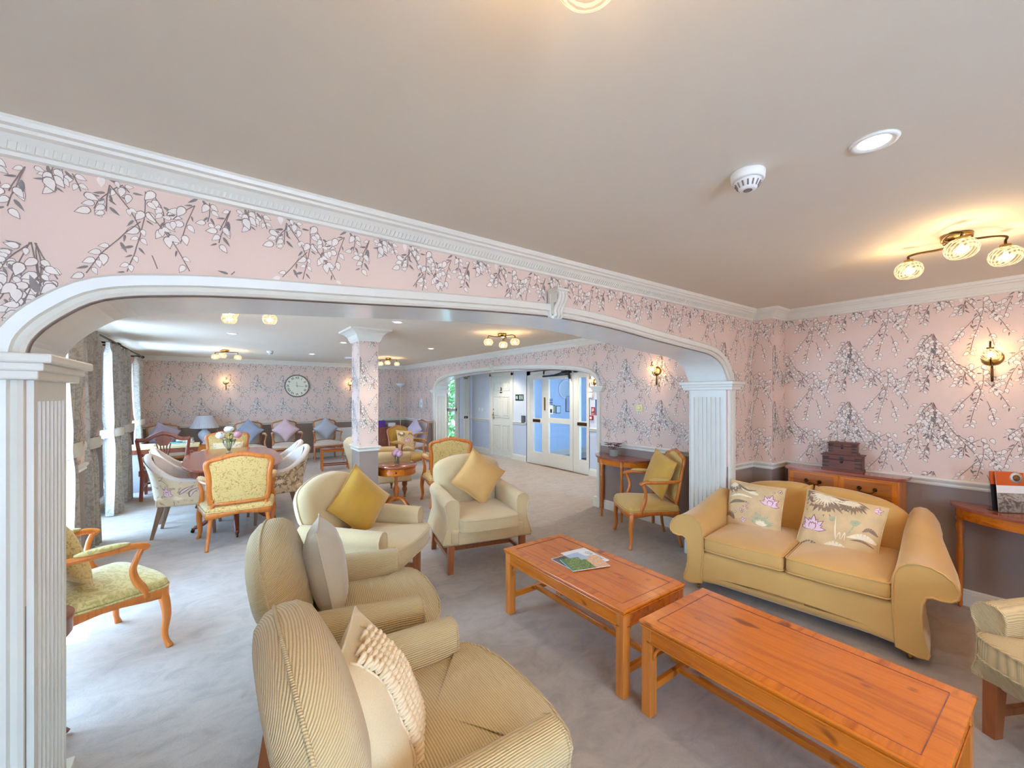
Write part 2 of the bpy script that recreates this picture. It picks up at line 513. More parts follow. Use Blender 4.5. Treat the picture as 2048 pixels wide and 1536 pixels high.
M['shade'] = plain('grey_pleated_shade', (196, 192, 194), 0.9, 0.04)
M['ceram'] = plain('white_ceramic', (214, 222, 226), 0.12, 0.03)
M['curt'] = damask('silver_damask_curtain', (176, 168, 156), (146, 138, 128), 16, 0.52, 0.6)
M['curtl'] = plain('cream_curtain_lining', (196, 190, 176), 0.8, 0.04)
M['shadeglass'] = None
def lampglass():
    t = NT('swirled_lamp_glass'); v = t.co()
    w = t.n('ShaderNodeTexWave'); w.wave_type = 'BANDS'; w.bands_direction = 'DIAGONAL'
    w.inputs['Scale'].default_value = 26; w.inputs['Distortion'].default_value = 0.5
    t.l(v, w.inputs[0])
    tr = t.n('ShaderNodeBsdfTransparent'); mx = t.n('ShaderNodeMixShader'); 
    t.set((0.015, 0.012, 0.008), 0.1, Emission_Strength=1.1); t.l(t.ramp(w.outputs['Fac'], [(0.2, (0.30, 0.20, 0.09)), (0.6, (1.0, 0.78, 0.42))]), t.b.inputs['Emission Color'])
    t.l(t.ramp(w.outputs['Fac'], [(0.35, (0.30,) * 3), (0.65, (0.75,) * 3)]), mx.inputs[0])
    t.l(tr.outputs[0], mx.inputs[1]); t.l(t.b.outputs[0], mx.inputs[2]); t.l(mx.outputs[0], t.out.inputs[0])
    return t.m
M['lamp'] = lampglass()
M['bulb'] = glow('warm_bulb', (1.0, 0.84, 0.58), 12)
M['led'] = glow('downlight_lens', (1.0, 0.95, 0.84), 9)

H = 2.365; ZR = 0.918; ZB = 0.857; CB = 2.271

# ------------------------------------------------------------------ room shell
ARC1 = [(-.4755, 1.655), (-.46, 1.72), (-.40, 1.795), (-.297, 1.868), (-.12, 1.905), (.108, 1.93), (.483, 1.957), (1.0, 1.995), (1.5, 2.022), (1.856, 2.025),
        (2.3, 2.0), (2.626, 1.969), (3.1, 1.93), (3.40, 1.905), (3.55, 1.87), (3.66, 1.81), (3.73, 1.72), (3.767, 1.655)]
ARC2 = [(4.0, 1.64), (4.01, 1.72), (4.06, 1.80), (4.18, 1.865), (4.5, 1.92), (5.0, 1.965), (5.6, 1.998), (6.5, 2.025), (7.2, 2.02), (8.0, 2.0), (8.6, 1.955), (9.0, 1.88), (9.17, 1.79), (9.24, 1.70), (9.25, 1.64)]
def dense(a, n=4): return [tuple(p) for p in cr(a, n)]
A1 = dense(ARC1); A2 = dense(ARC2)
def arch_wall(arc, a0, a1, b0, b1, axis):
    """wall between b0..b1 thick, a0..a1 long, with an arched opening down to the floor"""
    mb = MB()
    P = (lambda a, b, z: (a, b, z)) if axis == 'x' else (lambda a, b, z: (b, a, z))
    l, r = arc[0][0], arc[-1][0]
    for u0, u1 in ((a0, l), (r, a1)):
        if axis == 'x': mb.box(u0, u1, b0, b1, 0, H)
        else: mb.box(b0, b1, u0, u1, 0, H)
    for b in (b0, b1):
        for i in range(len(arc) - 1):
            (x0, z0), (x1, z1) = arc[i], arc[i + 1]
            mb.add([P(x0, b, z0), P(x1, b, z1), P(x1, b, H), P(x0, b, H)], [(0, 1, 2, 3)])
    for i in range(len(arc) - 1):
        (x0, z0), (x1, z1) = arc[i], arc[i + 1]
        mb.add([P(x0, b0, z0), P(x1, b0, z1), P(x1, b1, z1), P(x0, b1, z0)], [(0, 1, 2, 3)])
    return mb
struct(MB().box(-1.9, 9.2, -2.75, 11.4, -0.12, 0).build('floor', M['carpet']), 'grey pile carpet running through both rooms and the lobby', 'floor')
struct(MB().box(-2.1, 9.4, -2.9, 2.1, H, H + 0.15).box(-1.2, 9.4, 2.1, 5.3, H, H + 0.15).box(-2.1, 9.4, 5.3, 11.5, H, H + 0.15).build('ceiling', M['ceil']), 'plain pale grey painted ceiling, with unseen edges overhanging to block the sun', 'ceiling')  # outer overhang shaped to block sun at the far doors, cut back nearer
wbeam = struct(arch_wall(A1, -1.9, 4.5, 1.9, 2.266, 'x').build('wall_middle', M['paper']), 'leaf-papered dividing wall above the wide nearest archway', 'wall')
warch = struct(arch_wall(A2, 2.266, 11.2, 4.33, 4.63, 'y').build('wall_archway', M['paper']), 'leaf-papered wall with the far arch leading to the lobby', 'wall')
wright = struct(MB().box(4.5, 4.7, -2.75, 2.266, 0, H).box(4.226, 4.5, 1.725, 1.9, 0, H).build('wall_right', M['paper']), 'leaf-papered wall behind the sofa and sideboard', 'wall')
wfar = struct(MB().box(-1.5, 4.7, 11.2, 11.4, 0, H).build('wall_far', M['paper']), 'leaf-papered end wall carrying the round clock', 'wall')
# dining room window side: shallow pier, then a recess with two glazed doors
ww = MB()
ww.box(-1.2, -1.0, 2.266, 2.62, 0, H).box(-1.2, -1.0, 4.78, 5.5, 0, H).box(-1.2, -1.0, 2.62, 4.78, 2.18, H)
ww.box(-1.5, -1.2, 5.3, 5.5, 0, H).box(-1.5, -1.3, 5.5, 5.7, 0, H).box(-1.5, -1.3, 7.3, 8.2, 0, H).box(-1.5, -1.3, 9.9, 11.2, 0, H)
ww.box(-1.5, -1.3, 5.7, 7.3, 2.14, H).box(-1.5, -1.3, 8.2, 9.9, 2.14, H)
wwin = struct(ww.build('wall_window', M['paper']), 'dining room window wall with papered piers behind the curtains', 'wall')
struct(MB().box(-2.1, -1.9, -2.9, 2.266, 0, H).build('wall_left', M['paper']), 'left wall of the near sitting room', 'wall')
struct(MB().box(-2.1, -1.2, -2.95, -2.75, 0, H).box(1.4, 4.7, -2.95, -2.75, 0, H).box(-1.2, 1.4, -2.95, -2.75, 2.15, H).box(-1.2, 1.4, -2.95, -2.75, 0, 0.25).build('wall_back', M['paper']), 'wall with the wide window behind the viewer', 'wall')
# lobby and vestibule
lb = MB()
lb.box(5.86, 5.98, 2.2, 5.62, 0, H).box(5.86, 5.98, 7.58, 8.18, 0, H).box(5.86, 5.98, 9.12, 10.3, 0, H).box(5.86, 5.98, 5.62, 7.58, 2.08, H).box(5.86, 5.98, 8.18, 9.12, 2.06, H)
struct(lb.build('wall_lobby', M['lobby']), 'blue-grey lobby wall with white door and glazed screen', 'wall')
struct(MB().box(4.63, 4.8, 2.1, 2.2, 0, H).box(5.76, 5.98, 2.1, 2.2, 0, H).box(4.8, 5.76, 2.1, 2.2, 2.15, H).box(4.8, 5.76, 2.1, 2.2, 0, .1).box(4.63, 4.72, 10.1, 10.25, 0, H).box(5.46, 5.58, 10.1, 10.25, 0, H).box(5.8, 5.98, 10.1, 10.25, 0, H).box(4.72, 5.46, 10.1, 10.25, 2.15, H).box(5.58, 5.8, 10.1, 10.25, 2.1, H)
       .build('wall_lobby_end', M['lobby']), 'end wall of the lobby around its tall window', 'wall')
struct(MB().box(5.98, 9.2, 7.94, 8.1, 0, H).box(9.05, 9.2, 4.4, 7.94, 0, H).box(5.98, 6.3, 4.3, 4.5, 0, H).box(8.5, 9.2, 4.3, 4.5, 0, H).box(6.3, 8.5, 4.3, 4.5, 2.15, H).box(6.3, 8.5, 4.3, 4.5, 0, 0.2)
       .build('wall_vestibule', M['vest']), 'pale blue vestibule walls seen through the glazed screen', 'wall')
struct(MB().box(4.63, 5.86, 10.25, 11.2, 0, 0.02).build('floor_porch', M['white']), 'pale floor beyond the lobby window', 'floor') if False else None

# column in the dining room
cb = MB().box(1.43, 1.66, 5.2, 5.55, 0, H)
wcol = struct(cb.build('column', M['paper']), 'square papered column standing behind the armchairs', 'column')

def print_leaves(name, parent, o, u, w, z0, z1, nrm, inside=None, uo=0.0, dense_=1.0, s=1.0):
    """drooping sprays of the paper, laid on the wall as thin flat print"""
    rnd = random.Random(11)
    mb = MB(); o = Vector(o); u = Vector(u); nrm = Vector(nrm); Zv = Vector((0, 0, 1))
    TW, THh = 0.52 * s, 0.53 * s
    def leaf(cx, cz, L, W, a, mi):
        ca, sa = math.cos(a), math.sin(a)
        def q(p, k, off):
            x = cx + (p[0] * ca - p[1] * sa) * k; z = cz + (p[0] * sa + p[1] * ca) * k
            return x, z, off
        sh = [(-.46, 0), (-.40, .26), (-.16, .44), (.16, .34), (.58, 0), (.16, -.34), (-.16, -.44), (-.40, -.26)]
        res = []
        if mi == 0:
            res.append(([q((x * L, y * W), 1.17, .00099) for x, y in sh], 2))
            res.append(([q((x * L, y * W), 1.0, .0010) for x, y in sh], 0))
        else: res.append(([q((x * L, y * W * .8), 1.0, .0010) for x, y in sh], 1))
        return res
    def motif(kind, rs):
        out = []
        def strand(p0, a0, L, curl, n, side=None):
            x, z = p0; a = a0; st = L / n
            pts = [(x, z)]
            for i in range(n):
                a += curl / n + rs.uniform(-.12, .12)
                x += math.cos(a) * st; z += math.sin(a) * st; pts.append((x, z))
            for i in range(n):
                (xa, za), (xb, zb) = pts[i], pts[i + 1]
                d = math.hypot(xb - xa, zb - za) or 1; px, pz = -(zb - za) / d * .0016, (xb - xa) / d * .0016
                out.append(([(xa - px, za - pz, .0009), (xb - px, zb - pz, .0009), (xb + px, zb + pz, .0009), (xa + px, za + pz, .0009)], 2))
                if i > 0:
                    for sd in (1, -1):
                        if rs.random() < .80:
                            aa = math.atan2(zb - za, xb - xa) + sd * rs.uniform(.4, 1.1)
                            L2 = rs.uniform(.020, .038); 
                            mi = 0 if rs.random() < .66 else 1
                            out.extend(leaf(xb + math.cos(aa) * L2 * .75, zb + math.sin(aa) * L2 * .75, L2, L2 * (.72 if mi == 0 else .4), aa, mi))
            return pts
        D = -PI / 2
        if kind == 0:
            for a, L, c in ((D - .34, .48, .16), (D - .14, .36, .1), (D + .06, .44, -.05), (D + .36, .50, -.30), (D - .75, .12, .5), (D + .20, .30, -.1)):
                pts = strand((rs.uniform(-.01, .01), 0), a, L, c, 13)
                if L > .2:
                    strand(pts[4], a - .7, .13, .6, 6); strand(pts[7], a + .7, .12, -.6, 5); strand(pts[9], a - .5, .09, .3, 4)
            out.extend(leaf(.005, -.13, .055, .03, 1.9, 1))
            for k in range(8):
                out.extend(leaf(rs.gauss(0, .045), -.13 + rs.gauss(0, .07), .040, .030, rs.uniform(-2.6, -.5), 0))
        else:
            strand((-.015, 0), PI + .45, .17, .85, 7); strand((-.01, -.01), -.4, .16, -.8, 6)
            strand((0, 0), D + .1, .42, -.1, 13); strand((.01, -.10), D + .6, .22, -.4, 8); strand((-.01, -.14), D - .6, .24, .4, 8); strand((.02, -.25), D + .5, .14, -.3, 6)
            for k in range(6):
                out.extend(leaf(rs.gauss(0, .07), -.04 + rs.gauss(0, .04), .038, .028, rs.uniform(-2.6, -.5), 0))
        return out
    mot = [motif(0, random.Random(3)), motif(1, random.Random(9))]
    nu = int((w + uo) / TW) + 3; nz = int((z1 - z0) / THh) + 3
    for iu in range(-1, nu):
        for half in (0, 1):
            cx = iu * TW + half * TW / 2 - uo + .1
            for iz in range(-1, nz):
                cz = z1 + .28 - iz * THh - (half * THh * .5) - (iu % 2) * .0
                for kk, (poly, mi) in enumerate(mot[half]):
                    pp = [(cx + x * s, cz + z * s, f + kk * 7e-6) for x, z, f in poly]
                    if any(x < 0 or x > w or z < z0 or z > z1 for x, z, f in pp): continue
                    if inside and not all(inside(x, z) for x, z, f in pp): continue
                    mb.add([o + u * x + Zv * z + nrm * f for x, z, f in pp], [tuple(range(len(pp)))], mi)
    ob = mb.build(name, [M['leafw'], M['leafd'], M['stem']], parent)
    ob['kind'] = 'stuff'
    return ob
def above(arc, off=0.0, pad=0.075):
    def f(x, z):
        X = x + off
        if X < arc[0][0] - pad or X > arc[-1][0] + pad: return True
        best = min(arc, key=lambda p: abs(p[0] - X))
        return z > best[1] + pad
    return f
print_leaves('leaf_print', wbeam, (-1.9, 1.9, 0), (1, 0, 0), 6.12, ZR, CB, (0, -1, 0), above(A1, -1.9), 0.22)
print_leaves('leaf_print', wright, (4.5, 1.725, 0), (0, -1, 0), 4.4, ZR, CB, (-1, 0, 0), None, 0.12)
print_leaves('leaf_print', wright, (4.226, 1.9, 0), (0, -1, 0), .175, ZR, CB, (-1, 0, 0), None, 0.3)
print_leaves('leaf_print', wright, (4.226, 1.725, 0), (1, 0, 0), .274, ZR, CB, (0, -1, 0), None, 0.05)
print_leaves('leaf_print', wfar, (-1.3, 11.2, 0), (1, 0, 0), 5.63, ZR, CB, (0, -1, 0), None, 0.1)
print_leaves('leaf_print', warch, (4.33, 11.2, 0), (0, -1, 0), 8.93, ZR, CB, (-1, 0, 0), lambda x, z: above(A2)(11.2 - x, z), 0.2)
print_leaves('leaf_print', wwin, (-1.3, 7.3, 0), (0, 1, 0), .9, ZR, CB, (1, 0, 0), None, 0.2)
print_leaves('leaf_print', wwin, (-1.0, 4.8, 0), (0, 1, 0), .7, ZR, CB, (1, 0, 0), None, 0.1)
print_leaves('leaf_print', wcol, (1.43, 5.2, 0), (1, 0, 0), .23, ZR + .02, CB, (0, -1, 0), None, 0.10)
print_leaves('leaf_print', wcol, (1.43, 5.55, 0), (0, -1, 0), .35, ZR + .02, CB, (-1, 0, 0), None, 0.02)

# cornices, dado rails, skirtings
CP = [(0.0, CB - .005), (.012, CB), (.014, CB + .012), (.022, CB + .016), (.03, CB + .034), (.045, CB + .052), (.058, CB + .058), (.060, CB + .068), (.072, CB + .072), (.076, CB + .084), (.076, H)]
RP = [(0, ZB), (.012, ZB), (.016, ZB + .012), (.012, ZB + .018), (.014, ZB + .026), (.026, ZB + .04), (.03, ZB + .05), (.026, ZR - .004), (.018, ZR), (0, ZR)]
SP = [(0, 0), (.018, 0), (.018, .092), (.010, .098), (.012, .108), (.006, .119), (0, .12)]
NEAR = [(-1.9, -2.75), (4.5, -2.75), (4.5, 1.725), (4.226, 1.725), (4.226, 1.9), (-1.9, 1.9)]
DIN = [(-1.0, 2.266), (4.33, 2.266), (4.33, 11.2), (-1.3, 11.2), (-1.3, 5.5), (-1.0, 5.5)]
corn = struct(sweep(NEAR, CP, True).build('trim_1', M['white']), 'white moulded cornice of the near sitting room', 'trim')
bd = MB()
for k in range(300):
    x = -1.4 + k * 0.0188
    if x > 4.2: break
    bd.add([(x, 1.882, CB + .017), (x + .010, 1.882, CB + .017), (x + .016, 1.866, CB + .036), (x + .006, 1.866, CB + .036), (x, 1.876, CB + .013), (x + .010, 1.876, CB + .013), (x + .016, 1.861, CB + .034), (x + .006, 1.861, CB + .034)],
           [(0, 1, 2, 3), (4, 5, 6, 7), (0, 1, 5, 4), (2, 3, 7, 6), (0, 3, 7, 4), (1, 2, 6, 5)])
o = bd.build('rope_beading', M['white'], corn); o['kind'] = 'stuff'
struct(sweep(DIN, CP, True).build('trim_2', M['white']), 'white moulded cornice of the dining room', 'trim')
rr = MB(); sk = MB()
for path, sd in (([(3.84, 1.9), (4.226, 1.9), (4.226, 1.725), (4.5, 1.725), (4.5, -2.75), (2.2, -2.75)], -1), ([(-1.8, -2.75), (-1.9, -2.75), (-1.9, 1.9), (-.56, 1.9)], -1)):
    sweep(path, RP, False, sd, 0, rr); sweep(path, SP, False, sd, 0, sk)
struct(rr.build('trim_3', M['white']), 'white dado rail around the near sitting room', 'trim')
struct(sk.build('baseboard_near', M['white']), 'white skirting board around the near sitting room', 'baseboard')
rr = MB(); sk = MB()
for path in ([(4.33, 9.36), (4.33, 11.2), (-1.3, 11.2), (-1.3, 9.95)], [(4.33, 2.3), (4.33, 3.92)], [(-1.3, 8.15), (-1.3, 7.35)], [(-1.0, 5.5), (-1.0, 4.82)]):
    sweep(path, RP, False, 1, 0, rr); sweep(path, SP, False, 1, 0, sk)
struct(rr.build('trim_4', M['white']), 'white dado rail around the dining room', 'trim')
struct(sk.build('baseboard_dining', M['white']), 'white skirting board around the dining room', 'baseboard')
rr = MB(); sk = MB()
for path in ([(5.86, 7.6), (5.86, 8.12)], [(5.86, 9.18), (5.86, 10.1)], [(5.86, 2.3), (5.86, 5.60)]):
    sweep(path, [(a, b) for a, b in RP], False, 1, 0, rr); sweep(path, [(a, b * 1.15) for a, b in SP], False, 1, 0, sk)
struct(rr.build('trim_5', M['white']), 'white dado rail of the blue-grey lobby', 'trim')
struct(sk.build('baseboard_lobby', M['white']), 'white skirting board of the lobby', 'baseboard')
sk = sweep([(9.0, 7.94), (6.0, 7.94)], [(a, b * 1.2) for a, b in SP], False, 1)
struct(sk.build('baseboard_vestibule', M['white']), 'white skirting on the pale blue vestibule wall', 'baseboard')
# column rail and capital
CQ = [(1.43, 5.2), (1.66, 5.2), (1.66, 5.55), (1.43, 5.55)]
sweep(CQ, RP, True, -1).build('rail', M['white'], wcol)
sweep(CQ, [(0.0, 2.215), (.012, 2.215), (.03, 2.245), (.045, 2.29), (.075, 2.32), (.10, 2.335), (.13, 2.345), (.135, H)], True, -1).build('capital', M['white'], wcol)
sweep(CQ, SP, True, -1).build('base', M['white'], wcol)

# arch linings, casings, pilasters
def lining(arc, b0, b1, axis, name, label, flutes):
    P = (lambda a, b, z: (a, b, z)) if axis == 'x' else (lambda a, b, z: (b, a, z))
    mb = MB(); c = (arc[0][0] + arc[-1][0]) / 2; t = .006
    inn = []
    for i, (x, z) in enumerate(arc):
        a = arc[max(i - 1, 0)]; b = arc[min(i + 1, len(arc) - 1)]
        nx, nz = -(b[1] - a[1]), (b[0] - a[0]); d = math.hypot(nx, nz); 
        inn.append((x - nx / d * t, z - nz / d * t))
    for i in range(len(arc) - 1):
        (x0, z0), (x1, z1) = inn[i], inn[i + 1]
        mb.add([P(x0, b0, z0), P(x1, b0, z1), P(x1, b1, z1), P(x0, b1, z0)], [(0, 1, 2, 3)], 0, True)
    root = struct(mb.build(name, M['whiteg']), label, 'trim')
    # casing on each face
    prof = [(0.0, 0.0), (0.0, .012), (.010, .020), (.026, .014), (.03, .030), (.062, .036), (.070, .028), (.070, 0.0)]
    full = [(arc[0][0], 0.0), (arc[0][0], .8), (arc[0][0], 1.4)] + arc + [(arc[-1][0], 1.4), (arc[-1][0], .8), (arc[-1][0], 0.0)]
    for face, sg in ((b0, -1), (b1, 1)):
        mb = MB(); V = []; n = len(prof)
        for i, (x, z) in enumerate(full):
            a = full[max(i - 1, 0)]; b = full[min(i + 1, len(full) - 1)]
            nx, nz = -(b[1] - a[1]), (b[0] - a[0]); d = math.hypot(nx, nz); nx /= d; nz /= d
            for off, dep in prof: V.append(P(x + nx * off, face + sg * dep, z + nz * off))
        F = [(i * n + k, (i + 1) * n + k, (i + 1) * n + k + 1, i * n + k + 1) for i in range(len(full) - 1) for k in range(n - 1)]
        mb.add(V, F)
        mb.build('casing', M['white'], root)
    # fluted jambs with capital and plinth
    for a, sg in ((arc[0][0], 1), (arc[-1][0], -1)):
        ctop = 1.675
        w0, w1 = b0 + .012, b1 - .012
        y = [w0]; fl = []
        n = flutes; pitch = (w1 - w0 - .05) / n
        prof = [(w0, 0.0), (w0, .016)]
        yy = w0 + .025
        for k in range(n):
            g = pitch * .30
            prof += [(yy + g * .5, .016), (yy + g * .8, .003), (yy + pitch - g * .8, .003), (yy + pitch - g * .5, .016)]
            yy += pitch
        prof += [(w1, .016), (w1, 0)]
        mb = MB(); V = []
        for z in (.14, 1.53):
            for b, d in prof: V.append(P(a + sg * d, b, z))
        m = len(prof)
        mb.add(V, [(i, i + 1, m + i + 1, m + i) for i in range(m - 1)])
        for z0, z1 in ((.13, .15), (1.53, 1.60)):
            x0, x1 = sorted((a, a + sg * .016))
            (mb.box(x0, x1, w0, w1, z0, z1) if axis == 'x' else mb.box(w0, w1, x0, x1, z0, z1))
        mb.build('fluted_jamb', M['white'], root)
        # capital wraps jamb and both faces
        mb = MB()
        for z0, z1, e in ((1.596, 1.628, .028), (1.622, 1.650, .042), (1.646, ctop, .062)):
            lo, hi = sorted((a - sg * .10, a + sg * (e + .012)))
            lo -= 0 if sg > 0 else 0
            if sg > 0: lo -= e
            else: hi += e
            if axis == 'x': mb.box(lo, hi, b0 - .035 - e * .7, b1 + .035 + e * .7, z0, z1)
            else: mb.box(b0 - .035 - e * .7, b1 + .035 + e * .7, lo, hi, z0, z1)
        mb.build('capital', M['white'], root, bev=.006)
        mb = MB(); lo, hi = sorted((a - sg * .085, a + sg * .03))
        if axis == 'x': mb.box(lo, hi, b0 - .048, b1 + .048, 0, .14)
        else: mb.box(b0 - .048, b1 + .048, lo, hi, 0, .14)
        mb.build('plinth', M['white'], root, bev=.006)
    return root
t1 = lining(A1, 1.9, 2.266, 'x', 'trim_6', 'white archway moulding with fluted jambs framing the near opening', 7)
t2 = lining(A2, 4.33, 4.63, 'y', 'trim_7', 'white arch moulding with fluted jambs leading to the lobby', 7)
# carved corbels at the crown of both arches
def corbel(x, y, z, h, M_, lab):
    t = thing('corbel', lab, 'corbel', M=M_)
    mb = MB()
    mb.box(-.040 * h, .040 * h, -.02, 0, -.10 * h, .055 * h)
    path = [(-.075, .045), (-.088, .02), (-.08, -.01), (-.058, -.04), (-.045, -.065), (-.05, -.085), (-.04, -.10), (-.02, -.095)]
    for sx in (-.024, 0, .024):
        pts = cr([(sx * h, p[0] * h, p[1] * h) for p in path], 4)
        mb.tube(pts, .011 * h, 8)
    mb.box(-.035 * h, .035 * h, -.075 * h, 0, -.02 * h, .05 * h)
    mb.box(-.034 * h, .034 * h, -.045 * h, 0, -.085 * h, -.01 * h)
    mb.build('scroll', M['white'], t)
    MB().box(-.046 * h, .046 * h, -.095 * h, 0, .048 * h, .062 * h).box(-.042 * h, .042 * h, -.085 * h, 0, .036 * h, .050 * h).build('cap', M['white'], t, bev=.003)
corbel(0, 0, 0, 1.0, Matrix.Translation((1.655, 1.885, 2.115)), 'white carved scroll corbel at the crown of the near arch')
corbel(0, 0, 0, .8, Matrix.Translation((4.325, 6.65, 2.09)) @ Matrix.Rotation(-PI / 2, 4, 'Z'), 'small white corbel at the crown of the far lobby arch')

# windows and glazed doors
def glazed(name, label, x, y0, y1, z1, leaves, axis='y', z0=0.0, midrail=None, cat='window'):
    """frame set across a wall plane; leaves = number of casements"""
    P = (lambda a0, a1, b0, b1, c0, c1: (b0, b1, a0, a1, c0, c1)) if axis == 'y' else (lambda a0, a1, b0, b1, c0, c1: (a0, a1, b0, b1, c0, c1))
    mb = MB(); f = .05; d0, d1 = x - .03, x + .03
    for a0, a1, c0, c1 in ((y0, y0 + f, z0, z1), (y1 - f, y1, z0, z1), (y0, y1, z1 - f, z1), (y0, y1, z0, z0 + f)):
        mb.box(*P(a0, a1, d0, d1, c0, c1))
    root = struct(mb.build(name, M['white'], bev=.004), label, cat)
    w = (y1 - y0 - 2 * f) / leaves
    for k in range(leaves):
        a0 = y0 + f + k * w; a1 = a0 + w; s_ = .055
        mb = MB(); e0, e1 = x - .022, x + .022
        for b0, b1, c0, c1 in ((a0, a0 + s_, z0 + f, z1 - f), (a1 - s_, a1, z0 + f, z1 - f), (a0, a1, z1 - f - s_, z1 - f), (a0, a1, z0 + f, z0 + f + s_ * 1.5)):
            mb.box(*P(b0, b1, e0, e1, c0, c1))
        if midrail: mb.box(*P(a0, a1, e0, e1, midrail - .04, midrail + .04))
        fr = mb.build('casement', M['white'], root, bev=.004)
        MB().box(*P(a0 + s_, a1 - s_, x - .003, x + .003, z0 + f + s_, z1 - f - s_)).build('pane', M['glass'], fr)
    return root
glazed('window_1', 'glazed garden doors beside the yellow-green armchair', -1.1, 2.62, 4.78, 2.18, 2)
glazed('window_2', 'glazed doors between the nearest pair of dining room curtains', -1.4, 5.7, 7.3, 2.14, 2)
glazed('window_3', 'glazed doors at the far end of the dining room', -1.4, 8.2, 9.9, 2.14, 2)
glazed('window_4', 'wide window behind the viewer', -2.85, -1.2, 1.4, 2.15, 3, 'x', .25)
glazed('window_5', 'tall white-framed lobby window with green garden outside', 10.17, 4.72, 5.46, 2.15, 2, 'x', 0, 1.15)
glazed('window_6', 'narrow glazed panel in the lobby corner', 10.17, 5.58, 5.80, 2.1, 1, 'x', 0, .93)
glazed('fill_window', 'added window out of sight behind the right-hand wall, to brighten the lobby', 2.14, 4.8, 5.76, 2.15, 1, 'x', .1)  # hidden window added to let more daylight into the lobby
glazed('window_7', 'vestibule window', 4.4, 6.3, 8.5, 2.15, 2, 'x', .2)

# panelled lobby door
d = MB(); X0 = 5.875
d.box(X0, X0 + .04, 8.235, 9.065, .01, 2.0)
door = struct(d.build('door_1', M['white'], bev=.003), 'white six-panel lobby door with small round notice', 'door')
for y0, y1 in ((8.31, 8.60), (8.70, 8.99)):
    for z0, z1 in ((.16, .80), (.98, 1.52), (1.66, 1.88)):
        mb = MB(); mb.box(X0 - .012, X0, y0, y1, z0, z0 + .02).box(X0 - .012, X0, y0, y1, z1 - .02, z1).box(X0 - .012, X0, y0, y0 + .02, z0, z1).box(X0 - .012, X0, y1 - .02, y1, z0, z1)
        mb.box(X0 - .014, X0, y0 + .055, y1 - .055, z0 + .055, z1 - .055)
        mb.build('panel', M['white'], door, bev=.003)
mb = MB().box(X0 - .008, X0, 9.0, 9.04, .93, 1.11).box(X0 - .008, X0, 9.0, 9.04, 1.16, 1.20)
mb.tube([(X0 - .01, 9.02, 1.04), (X0 - .05, 9.02, 1.04), (X0 - .05, 8.92, 1.035)], .009, 8)
mb.build('handle', M['brass'], door)
mb = MB().lathe([(0, 0), (.045, 0), (.045, .004), (0, .004)], 20, 0, Matrix.Translation((X0 - .0005, 8.675, 1.70)) @ Matrix.Rotation(-PI / 2, 4, 'Y'))
mb.box(X0 - .004, X0, 8.625, 8.725, 1.60, 1.635)
mb.build('notice', M['black'], door)
MB().lathe([(0, 0), (.014, 0), (.014, .003), (0, .003)], 12, 0, Matrix.Translation((X0 - .004, 8.675, 1.705)) @ Matrix.Rotation(-PI / 2, 4, 'Y')).build('symbol', M['wplas'], door)
mb = MB()
for y0, y1, z0, z1 in ((8.12, 8.21, 0, 2.10), (9.09, 9.18, 0, 2.10), (8.12, 9.18, 2.03, 2.12)): mb.box(5.84, 5.875, y0, y1, z0, z1)
mb.box(5.86, 5.98, 8.18, 8.235, 0, 2.06).box(5.86, 5.98, 9.065, 9.12, 0, 2.06).box(5.86, 5.98, 8.2, 9.1, 2.0, 2.06)
mb.build('architrave', M['white'], door, bev=.004)

# glazed screen with door
sc_ = MB()
for y0, y1, z0, z1 in ((5.60, 5.66, 0, 2.09), (5.925, 6.055, 0, 2.09), (6.945, 7.0, 0, 2.09), (7.46, 7.60, 0, 2.09), (5.60, 7.60, 2.0, 2.10),
                       (5.66, 5.93, 0, .27), (5.66, 5.93, .92, 1.03), (5.66, 5.93, 1.90, 2.0), (7.0, 7.46, 0, .27), (7.0, 7.46, .92, 1.03), (7.0, 7.46, 1.90, 2.0)):
    sc_.box(5.86, 5.93, y0, y1, z0, z1)
for y0, y1 in ((5.66, 5.70), (7.0, 7.05), (7.36, 7.46), (5.89, 5.93)): sc_.box(5.865, 5.925, y0, y1, .2, 1.95)
scr = struct(sc_.build('door_2', M['white'], bev=.004), 'white glazed lobby screen with brass plates and central glass door', 'door')
for y0, y1 in ((5.70, 5.89), (7.05, 7.36)):
    for z0, z1 in ((.27, .92), (1.03, 1.90)): MB().box(5.892, 5.898, y0, y1, z0, z1).build('pane', M['glass'], scr)
dl = MB(); dl.box(5.85, 5.895, 6.06, 6.15, .01, 1.99).box(5.85, 5.895, 6.80, 6.94, .01, 1.99).box(5.85, 5.895, 6.15, 6.80, 1.89, 1.99).box(5.85, 5.895, 6.15, 6.80, .01, .30).box(5.85, 5.895, 6.15, 6.80, .95, 1.06)
leaf_ = dl.build('glass_door', M['white'], scr, bev=.003)
for z0, z1 in ((.30, .95), (1.06, 1.89)): MB().box(5.87, 5.876, 6.15, 6.80, z0, z1).build('pane', M['glass'], leaf_)
MB().box(5.835, 5.85, 6.905, 6.945, 1.22, 1.50).build('push_plate', M['brass'], scr)
MB().box(5.855, 5.86, 7.10, 7.36, .945, 1.01).build('brass_plate', M['brassd'], scr)
MB().box(5.855, 5.86, 5.68, 5.94, .945, 1.01).build('brass_plate', M['brassd'], scr)
mb = MB().tube([(5.80, 6.93, 1.955), (5.80, 6.13, 1.975)], .02, 4, sq=True).tube([(5.80, 6.13, 2.02), (5.80, 6.10, 1.88)], .02, 4, sq=True).tube([(5.79, 6.2, 2.05), (5.79, 6.4, 2.0), (5.79, 6.55, 1.98)], .012, 6)
mb.box(5.80, 5.87, 6.10, 6.35, 2.0, 2.055)
mb.build('door_closer', M['black'], scr)
MB().box(5.80, 5.90, 5.64, 7.5, 0, .006).build('threshold', M['brass'], scr)
